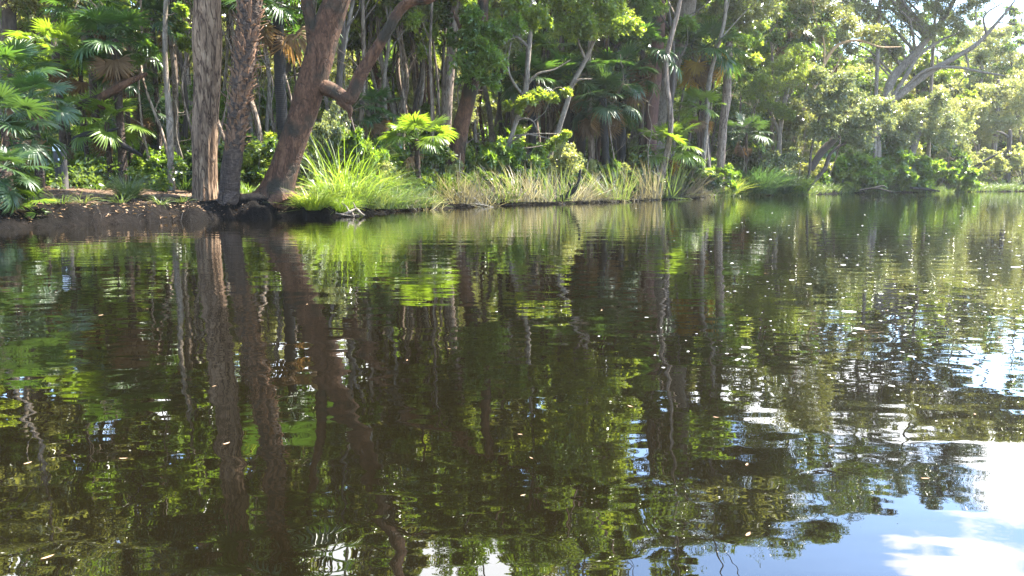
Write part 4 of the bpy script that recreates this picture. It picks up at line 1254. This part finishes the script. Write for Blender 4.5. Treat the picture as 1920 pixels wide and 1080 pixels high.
for k_, (px, off, h_, mt, lab_) in enumerate([(622, 1.6, 1.2, 'grass_green', 'mid-height grass clump against the foot of the leaning trunk'), (690, 2.2, 1.3, 'sedge', 'loose dull grass clump in front of the loose green shrub'),
                                            (735, 2.6, 1.2, 'sedge_dark', 'drooping grass clump left of the lush one'), (672, .8, .8, 'sedge', 'low drooping sedge by the driftwood'), (712, .5, .8, 'grass_green', 'low grass clump trailing in the water left of the olive tussock'),
                                            (745, 1.0, .9, 'reed_dead', 'straw-coloured dead clump between the green grasses'), (700, 3.6, 1.6, 'grass_bright', 'tall thin grass under the elbowed limb')]):
    tuft('grass_tussock', lab_, 'tussock', on_ground(px, shore_d(px) + off), M[mt], 260, h_, .011, .6, .95, .5, seed=170 + k_)
G2 = 'grey-brown dead reed clumps along the bank'
k = 0
for px, py, h_, n_, w_ in [(860, 380, .9, 260, -.2), (900, 380, 1.0, 260, -.5), (935, 378, 1.1, 280, -.6), (970, 377, 1.2, 300, -.6), (1005, 377, 1.1, 280, -.5), (1040, 376, 1.2, 260, -.4), (1075, 375, 1.0, 220, .3),
                           (1110, 374, 1.0, 240, .2), (1150, 373, 1.3, 300, -.6), (1185, 372, 1.4, 320, -.7), (1215, 371, 1.5, 320, -.8), (1245, 370, 1.5, 320, -.5), (1275, 369, 1.4, 300, .2), (1305, 368, 1.1, 240, .4)]:
    k += 1
    tuft('reed_clump', 'grey dead reed clump slumped along the middle bank', 'reeds', ground_hit(px, py), M['reed_dead'] if k % 3 else M['sedge'], int(n_ * .5), h_ * 1.7, .017, 1.0, .2, .8, G2, seed=40 + k, wind=(w_, -.3))
G3 = 'green sedge tussocks behind the dead reeds'
for px, py, h_ in [(830, 365, 1.2), (880, 355, 1.2), (915, 360, 1.2), (985, 358, 1.3), (1030, 355, 1.3), (1170, 358, 1.2), (1210, 352, 1.3), (760, 388, .9), (720, 395, .8), (690, 398, .7)]:
    k += 1
    tuft('sedge_tussock', 'dull green sedge tussock behind the slumped grey reeds', 'tussock', on_ground(px, shore_d(px) + max(.6, (385 - py) * .14)), M['sedge'], 420, h_ * 1.15, .011, .6, .6, .8, G3, seed=40 + k)
GR = 'dark grass tufts hanging over the cut bank'
for q, (px, h_) in enumerate([(112, .6), (150, .5), (222, .6), (300, .45), (340, .35), (560, .6)]):
    tuft('grass_tussock', 'dark grass tuft hanging over the edge of the cut bank', 'tussock', on_ground(px, shore_d(px) + .55), M['sedge'], 45, h_, .007, .8, 1.0, .12, GR, seed=140 + q, wind=(0, -.35))
G4 = 'low grass tufts under the forest trees'
for px, py, h_ in [(345, 345, .8), (330, 340, .9), (300, 335, .7), (200, 340, .6), (165, 342, .5), (270, 338, .8), (410, 345, .6), (465, 350, .7), (480, 345, .8), (440, 345, .7), (290, 348, .4), (180, 352, .35)]:
    k += 1
    tuft('grass_tussock', 'small grass tuft on the trodden dirt under the trees', 'tussock', on_ground(px, 25 + (350 - py) * .35), M['grass_green'], 110, h_ * .9, .010, .5, .7, .3, G4, seed=40 + k)

# ------------------------------------------------------------------ stuff: undergrowth, ground grass, litter
def scatter(n, smin, smax, x0, x1, rg, power=1.0):
    px = rg.uniform(x0, x1, n)
    az = np.arctan((px - 960) / F)
    s = smin + (smax - smin) * rg.random(n) ** power
    rs = np.interp(az, _az, _r)
    r = rs + s
    x = r * np.sin(az)
    y = r * np.cos(az)
    return np.stack([x, y, ground_z(x, y)], -1), px


rg = np.random.default_rng(500)
mb, tw_ = MB(), MB()
C, px = scatter(1500, 6, 45, -150, 2050, rg, 1.3)
C2, px2 = scatter(420, 2.0, 8, 640, 1950, rg)
C = np.vstack([C, C2])
C[:, 2] += rg.uniform(.05, .75, len(C))
leaf_cloud(mb, rg, C, rg.uniform(.25, .6, len(C)), .14, .04, 8, 9, .7, .3)
tag(link('undergrowth', mb.mesh('undergrowth', M['leaf_mid'])), 'low leafy undergrowth covering the forest floor', 'undergrowth', kind='stuff')
mb = MB()
P, px = scatter(4200, .8, 30, 600, 2000, rg, 1.5)
kp = vnoise(P * .55, 31) + .6 * vnoise(P * 1.7, 33) > .12
sq = shore_s(P[:, 0], P[:, 1])[0]
kp &= ~((px > 790) & (px < 1335) & (sq < 4.5) & (rg.random(len(px)) < .8))
P = P[kp]
for q in P:
    blades(mb, rg, q, 12, rg.uniform(.25, .95), .014, .55, .7, .22)
P, px = scatter(420, 8.5, 25, -150, 560, rg, 1.2)
for q in P:
    blades(mb, rg, q, 12, rg.uniform(.25, .6), .010, .6, .7, .2)
P, px = scatter(1500, -.15, 2.5, 1335, 1990, rg, 1.2)
for q in P:
    blades(mb, rg, q, 9, rg.uniform(.3, 1.0), .022, .6, .7, .35)
tag(link('bank_grass', mb.mesh('bank_grass', M['sedge'])), 'thin green grass growing over the bank and forest floor', 'grass', kind='stuff')
mb = MB()
P, px = scatter(900, -.2, 2.4, 690, 1340, rg, 1.0)
P = P[vnoise(P * .8, 41) > .02]
for q in P:
    blades(mb, rg, q, 6, rg.uniform(.4, 1.1), .013, 1.2, .25, .3, (rg.normal() * .8, -.3))
tag(link('dry_grass', mb.mesh('dry_grass', M['reed_dead'])), 'tangled dry straw-coloured grass at the waterline', 'grass', kind='stuff')
# litter
mb = MB()
P, px = scatter(9000, .4, 14, -100, 1990, rg, 1.4)
n = len(P)
a = rg.uniform(0, 2 * PI, n)
dr = np.stack([np.cos(a), np.sin(a), rg.normal(size=n) * .2], -1)
sd = np.stack([-np.sin(a), np.cos(a), rg.normal(size=n) * .3], -1)
l = rg.uniform(.025, .075, n)[:, None]
P[:, 2] += .012
V = np.stack([P - dr * l, P + sd * l * .3 + [0, 0, .015], P + dr * l, P - sd * l * .3 + [0, 0, .015]], 1).reshape(-1, 3)
mb.add(V, np.arange(4 * n).reshape(-1, 4), rg.random(n), rg.random(n))
tag(link('leaf_litter', mb.mesh('leaf_litter', M['litter'])), 'brown fallen leaves lying on the bank', 'leaf litter', kind='stuff')

# ------------------------------------------------------------------ logs, snags, post
def log(label, rows, d, bark='burnt', name='fallen_log', extra=(), cat='log'):
    pts = np.array([[*at(q[0], q[1], d + q[2]), mpx(q[3], d) / 2] for q in rows])
    B = pts[0, :3].copy()
    mb = MB()
    tube(mb, pts, 60, 18, bark_disp(int(d * 7) % 50, .24, 6, 2.5, .6))
    for e in extra:
        tube(mb, np.array([[*at(q[0], q[1], d + q[2]), mpx(q[3], d) / 2] for q in e]), 14, 7, bark_disp(3, .1))
    o = link(name, mb.mesh(name, M[bark], B, True), None, B)
    return tag(o, label, cat)


log('dark leaning log rising right among the left palms', [(120, 215, .6, 9), (160, 192, .2, 10), (188, 184, 0, 13), (212, 170, 0, 13), (240, 154, 0, 10), (275, 138, .3, 7)], 25.6, 'brown_bark',
    extra=[[(185, 184, 0, 14), (190, 196, -.1, 14), (196, 204, -.1, 6)]])
log('dark curved log with a sunlit upper edge behind the white-topped post', [(140, 262, .3, 10), (168, 254, 0, 12), (196, 258, 0, 14), (212, 262, 0, 12), (236, 276, 0, 10), (266, 292, .2, 6)], 25.5, 'burnt', extra=[[(196, 258, 0, 9), (206, 246, .1, 6), (222, 240, .2, 3)]])
log('half-sunk log by the far waterline left of the dark hollow', [(1612, 357, .4, 2.5), (1640, 353, 0, 3), (1668, 359, -.3, 2.6), (1674, 361, -.3, 2)], 64, extra=[[(1640, 352, 0, 4), (1655, 349, 0, 3), (1662, 352, 0, 2)]])
log('dark log lying along the far bank under the bright bush', [(1706, 352, .3, 4), (1725, 353.5, 0, 4.4), (1745, 356, 0, 4), (1762, 358.5, 0, 3)], 66.5)
log('bare forked branch slanting up from the far bushes', [(1806, 330, 0, 5), (1828, 312, 0, 5), (1852, 298, 0, 4), (1872, 288, 0, 2)], 79, extra=[[(1800, 340, 0, 4), (1826, 322, -.2, 4), (1846, 306, -.3, 2)]])
log('stump slanting out of the water at the right picture edge', [(1896, 359, 0, 6), (1912, 350, 0, 9), (1930, 340, 0, 12)], 82)
log('charred branch stub leaning in the dead reeds', [(1052, 372, 0, 9), (1074, 358, 0, 8), (1084, 340, 0, 6), (1088, 318, 0, 4)], 36, 'burnt', extra=[[(1074, 358, 0, 6), (1066, 342, 0, 5), (1058, 330, 0, 3)]])
log('bleached driftwood root at the water beside the glowing tussock', [(640, 404, 0, 4), (655, 398, -.1, 4), (668, 392, 0, 3.5), (676, 399, -.2, 3), (684, 404, -.2, 2)], 22.9, 'grey_bark', 'driftwood',
    extra=[[(655, 398, -.1, 3), (650, 388, 0, 2.4), (640, 380, .1, 1.5)], [(668, 392, 0, 3), (662, 380, 0, 2)], [(660, 396, 0, 3), (664, 406, -.2, 2)], [(630, 400, 0, 3), (655, 404, -.2, 2), (672, 402, -.3, 2)]])

rg = np.random.default_rng(72)
sticks = []
for k in range(3):
    mb = MB()
    tube(mb, [[0, 0, -.15, .014], [rg.normal() * .05, rg.normal() * .05, .6, .011], [rg.normal() * .1, rg.normal() * .1, 1.3, .007], [rg.normal() * .2, rg.normal() * .2, 1.9, .003]], 16, 6, bark_disp(k, .15))
    sticks.append(mb.mesh('dead_stick', M['driftwood'], (0, 0, 0), True))
for k in range(46):
    px = rg.uniform(860, 1335)
    o = link('dead_stick', sticks[k % 3], None, on_ground(px, shore_d(px) + rg.uniform(.1, 1.8)))
    o.rotation_euler = (float(rg.uniform(.1, .9)), float(rg.normal() * .75 - .45), float(rg.normal() * .3))
    s = float(rg.uniform(.6, 1.2))
    o.scale = (s * 1.3, s * 1.3, s)
    tag(o, 'bare pale stick leaning out of the grey reeds', 'stick', 'dead sticks in the reeds of the middle bank')
rg = np.random.default_rng(71)
mb = MB()
for k in range(22):
    px = rg.uniform(110, 500)
    d = shore_d(px)
    a = at(px, 340, d + rg.uniform(.3, .9))
    a[2] = float(ground_z(a[0], a[1])) + rg.uniform(-.02, .05)
    b2 = a + [rg.normal() * .18, -rg.uniform(.2, .5), -rg.uniform(.1, .3)]
    c2 = b2 + [rg.normal() * .12, -rg.uniform(.05, .25), -rg.uniform(.15, .35)]
    r0 = rg.uniform(.003, .008)
    tube(mb, [[*(a + [rg.normal() * .1, .3, .02]), r0], [*a, r0], [*b2, r0 * .7], [*c2, r0 * .35]], 12, 5)
tag(link('bank_roots', mb.mesh('bank_roots', M['burnt'], (0, 0, 0), True)), 'thin dark roots hanging over the cut bank', 'roots', kind='stuff')

# post with a small white plate
B = on_ground(116, 23.6)
root = thing('marker_post', B, 'grey timber post with a small white plate near its top, on the bare bank', 'post')
sc_ = B[1] / F
hw = 8.5 * sc_
hp = 84 * sc_


def box(mb, c, s, bev=0):
    c = np.array(c, float)
    s = np.array(s, float) / 2
    b = bev
    prof = [(-1, -1), (1, -1), (1, 1), (-1, 1)]
    ring = []
    for (a, b_) in prof:
        if bev:
            if a * b_ > 0:
                ring += [(a * s[0], b_ * (s[1] - bev)), (a * (s[0] - bev), b_ * s[1])] if a < 0 else [(a * s[0], b_ * (s[1] - bev)), (a * (s[0] - bev), b_ * s[1])]
            else:
                ring += [(a * (s[0] - bev), b_ * s[1]), (a * s[0], b_ * (s[1] - bev))]
        else:
            ring.append((a * s[0], b_ * s[1]))
    ring = sorted(ring, key=lambda q: math.atan2(q[1], q[0]))
    n_ = len(ring)
    lv = [(-s[2], 1), (s[2] - bev, 1), (s[2], 1 - bev / s[0])] if bev else [(-s[2], 1), (s[2], 1)]
    V = [[c[0] + x * k, c[1] + y * k, c[2] + z] for z, k in lv for (x, y) in ring]
    q = [[l_ * n_ + i_, l_ * n_ + (i_ + 1) % n_, (l_ + 1) * n_ + (i_ + 1) % n_, (l_ + 1) * n_ + i_] for l_ in range(len(lv) - 1) for i_ in range(n_)]
    mb.add(V, q)
    mb.add(V, [list(range((len(lv) - 1) * n_, len(lv) * n_))])
    mb.add(V, [list(range(n_))[::-1]])


mb = MB()
box(mb, (0, 0, hp / 2 - .1), (hw * 2, hw * 2, hp + .2), .018)
link('post', mb.mesh('post', M['post_wood']), root)
mb = MB()
box(mb, (-.01, -hw - .008, hp - .11), (hw * 1.75, .012, .20), .004)
pl = link('plate', mb.mesh('plate', M['plate']), root)
mb = MB()
for (x, z, w, h_) in [(-.03, .035, .05, .03), (.02, .0, .09, .008), (-.01, -.03, .1, .008), (.0, -.05, .08, .008)]:
    box(mb, (-.01 + x * .8, -hw - .0155, hp - .11 + z), (w, .003, h_))
link('print', mb.mesh('print', M['print']), pl)
mb = MB()
box(mb, (.03, -hw - .006, hp - .45), (.04, .010, .06), .003)
link('tag', mb.mesh('tag', M['plate']), root)

# ------------------------------------------------------------------ floating flecks
rg = np.random.default_rng(900)
fl = []
while len(fl) < 640:
    px = 960 + 960 * (1 - rg.random() ** 1.4 * 1.3)
    py = rg.uniform(372, 760)
    if px < 700: continue
    w = np.exp(-((py - 560) / 120) ** 2) * np.clip((px - 1150) / 600, .02, 1) + .25 * np.exp(-((py - 430) / 40) ** 2) * np.clip((px - 700) / 900, .1, 1)
    if rg.random() < w:
        p = water_hit(px, py)
        if float(shore_s(p[0], p[1])[0]) < -.5:
            fl.append((px, py, p))
variants = []
for k in range(6):
    mb = MB()
    n_ = 9
    a = np.linspace(0, 2 * PI, n_, endpoint=False)
    r_ = rg.uniform(.6, 1.2, n_)
    ring = np.stack([np.cos(a) * r_, np.sin(a) * r_ * .6, np.zeros(n_)], -1)
    inner = ring * .7 + [0, 0, .18]
    V = np.vstack([ring - [0, 0, .05], inner, [[0, 0, .24]]])
    i_ = np.arange(n_)
    mb.add(V, np.stack([i_, (i_ + 1) % n_, n_ + (i_ + 1) % n_, n_ + i_], -1))
    mb.add(V, np.stack([n_ + i_, n_ + (i_ + 1) % n_, np.full(n_, 2 * n_)], -1))
    variants.append(mb)
vm = [v.mesh('floating_fleck', M['fleck']) for v in variants]
szs = rg.lognormal(-.3, .75, len(fl)) * .0078
app = szs / np.array([f[2][1] for f in fl])
order = np.argsort(-app)
rest = MB()
for rank, i_ in enumerate(order):
    p = fl[i_][2]
    s = float(szs[i_] * (1 + p[1] * .04))
    if rank < 280:
        o = link('floating_fleck', vm[i_ % 6], None, p)
        o.scale = (s, s, s * .5)
        o.rotation_euler = (0, 0, float(rg.uniform(0, 6.28)))
        tag(o, 'small white fleck floating on the dark water', 'floating fleck', 'white flecks floating on the creek')
    else:
        v = variants[i_ % 6]
        rest.add(v.v[0] * [s, s, s * .5] + p, v.f[0])
        rest.add(v.v[1] * [s, s, s * .5] + p, v.f[1] - len(v.v[0]))
tag(link('floating_specks', rest.mesh('floating_specks', M['fleck'])), 'scatter of tiny pale specks floating on the water', 'floating specks', kind='stuff')

lv = []
for k in range(3):
    mb = MB()
    t = np.linspace(-1, 1, 7)
    hw_ = .32 * (1 - t ** 2) ** .8
    cz = .10 * t ** 2 + .03
    V = np.stack([np.stack([t, hw_, cz + .05 * k], -1), np.stack([t, 0 * t, cz - .04], -1), np.stack([t, -hw_, cz + .06], -1)], 1).reshape(-1, 3)
    q = []
    for a in range(6):
        q += [[a * 3, a * 3 + 1, a * 3 + 4, a * 3 + 3], [a * 3 + 1, a * 3 + 2, a * 3 + 5, a * 3 + 4]]
    mb.add(V, q, np.full(12, .2 + .3 * k), np.full(12, .3 + .2 * k))
    lv.append(mb.mesh('floating_leaf', M['litter']))
rg = np.random.default_rng(910)
for k in range(46):
    p = water_hit(rg.uniform(40, 1880), rg.uniform(440, 1060) if k % 3 else rg.uniform(420, 520))
    if float(shore_s(p[0], p[1])[0]) > -.4:
        continue
    o = link('floating_leaf', lv[k % 3], None, p)
    s = float(rg.uniform(.009, .017) * (1 + .03 * p[1]))
    o.scale = (s, s, s)
    o.rotation_euler = (0, 0, float(rg.uniform(0, 6.28)))
    tag(o, 'small brown fallen leaf floating on the dark water', 'floating leaf', 'brown leaves floating on the creek')

GLARE_VEIL = .00027  # scattering volume added for right-hand lens glare and to lift dark gaps
if GLARE_VEIL:
    mb = MB()
    x0, x1, y0, y1, z0, z1 = -620, 620, -620, 620, -4.5, 36
    mb.add([(x, y, z) for z in (z0, z1) for (x, y) in ((x0, y0), (x1, y0), (x1, y1), (x0, y1))],
           [[3, 2, 1, 0], [4, 5, 6, 7], [0, 1, 5, 4], [1, 2, 6, 5], [2, 3, 7, 6], [3, 0, 4, 7]])
    m, nt, out = new_mat('glare_veil')
    vol = N(nt, 'ShaderNodeVolumePrincipled', Density=GLARE_VEIL, Anisotropy=.6)
    vol.inputs['Color'].default_value = (.95, .97, .94, 1)
    nt.links.new(vol.outputs[0], out.inputs['Volume'])
    tag(link('glare_veil', mb.mesh('glare_veil', m)), 'thin volume added for lens glare over the creek', 'glare_veil', kind='stuff')

# ------------------------------------------------------------------ world, sun, camera
w = bpy.data.worlds.new('World')
sc.world = w
w.use_nodes = True
nt = w.node_tree
nt.nodes.clear()
out = nt.nodes.new('ShaderNodeOutputWorld')
bg = nt.nodes.new('ShaderNodeBackground')
sky = nt.nodes.new('ShaderNodeTexSky')
sky.sky_type = 'NISHITA'
sky.sun_disc = False
sky.sun_elevation = R(SUN_EL)
sky.sun_rotation = R(SUN_AZ)
sky.air_density = 1.0
sky.dust_density = .4
sky.ozone_density = 2.5
tc = nt.nodes.new('ShaderNodeTexCoord')
mp = nt.nodes.new('ShaderNodeMapping')
mp.inputs['Scale'].default_value = (1, 1, 2.2)
mp.inputs['Location'].default_value = (CLX, 0, 0)
nt.links.new(tc.outputs['Generated'], mp.inputs[0])
nz = N(nt, 'ShaderNodeTexNoise', Scale=3.2, Detail=7.0, Roughness=.55)
nt.links.new(mp.outputs[0], nz.inputs[0])
# clouds weighted ahead; unseen sky behind the camera kept clear to cut front fill
sx = N(nt, 'ShaderNodeSeparateXYZ')
nt.links.new(tc.outputs['Generated'], sx.inputs[0])
ma = N(nt, 'ShaderNodeMath', _operation='MULTIPLY_ADD')
nt.links.new(sx.outputs[1], ma.inputs[0])
ma.inputs[1].default_value = .14
nt.links.new(nz.outputs['Fac'], ma.inputs[2])
f = ramp(nt, ma.outputs[0], [(.60, (0, 0, 0)), (.645, (1, 1, 1))])
mx = N(nt, 'ShaderNodeMix', _data_type='RGBA')
nt.links.new(f, mx.inputs[0])
nt.links.new(sky.outputs[0], mx.inputs[6])
mx.inputs[7].default_value = (6.0, 6.1, 6.3, 1)
nt.links.new(mx.outputs[2], bg.inputs[0])
bg.inputs[1].default_value = .14
nt.links.new(bg.outputs[0], out.inputs[0])

ld = bpy.data.lights.new('sun', 'SUN')
ld.energy = 5.0
ld.angle = R(.5)
ld.color = (1, .94, .84)
lo = bpy.data.objects.new('sun', ld)
COL.objects.link(lo)
from mathutils import Vector
sd = Vector((math.sin(R(SUN_AZ)) * math.cos(R(SUN_EL)), math.cos(R(SUN_AZ)) * math.cos(R(SUN_EL)), math.sin(R(SUN_EL))))
lo.rotation_euler = sd.to_track_quat('Z', 'Y').to_euler()
lo.location = (40, 20, 60)

cd = bpy.data.cameras.new('camera')
cd.sensor_width = 36
cd.lens = F / 1920 * 36
cd.clip_end = 2000
cam = bpy.data.objects.new('camera', cd)
COL.objects.link(cam)
cam.location = (0, 0, CAMZ)
cam.rotation_euler = (PI / 2 - PITCH, 0, 0)
sc.camera = cam
sc.view_settings.view_transform = 'Standard'
sc.view_settings.look = 'None'
sc.view_settings.exposure = 3.15
sc.view_settings.gamma = 1
sc.cycles.max_bounces = 12
sc.cycles.transmission_bounces = 6
sc.cycles.diffuse_bounces = 8
sc.cycles.use_adaptive_sampling = False
sc.cycles.sample_clamp_indirect = 4.0
sc.cycles.use_denoising = True
sc.cycles.denoising_prefilter = 'NONE'
sc.cycles.pixel_filter_width = 1.1
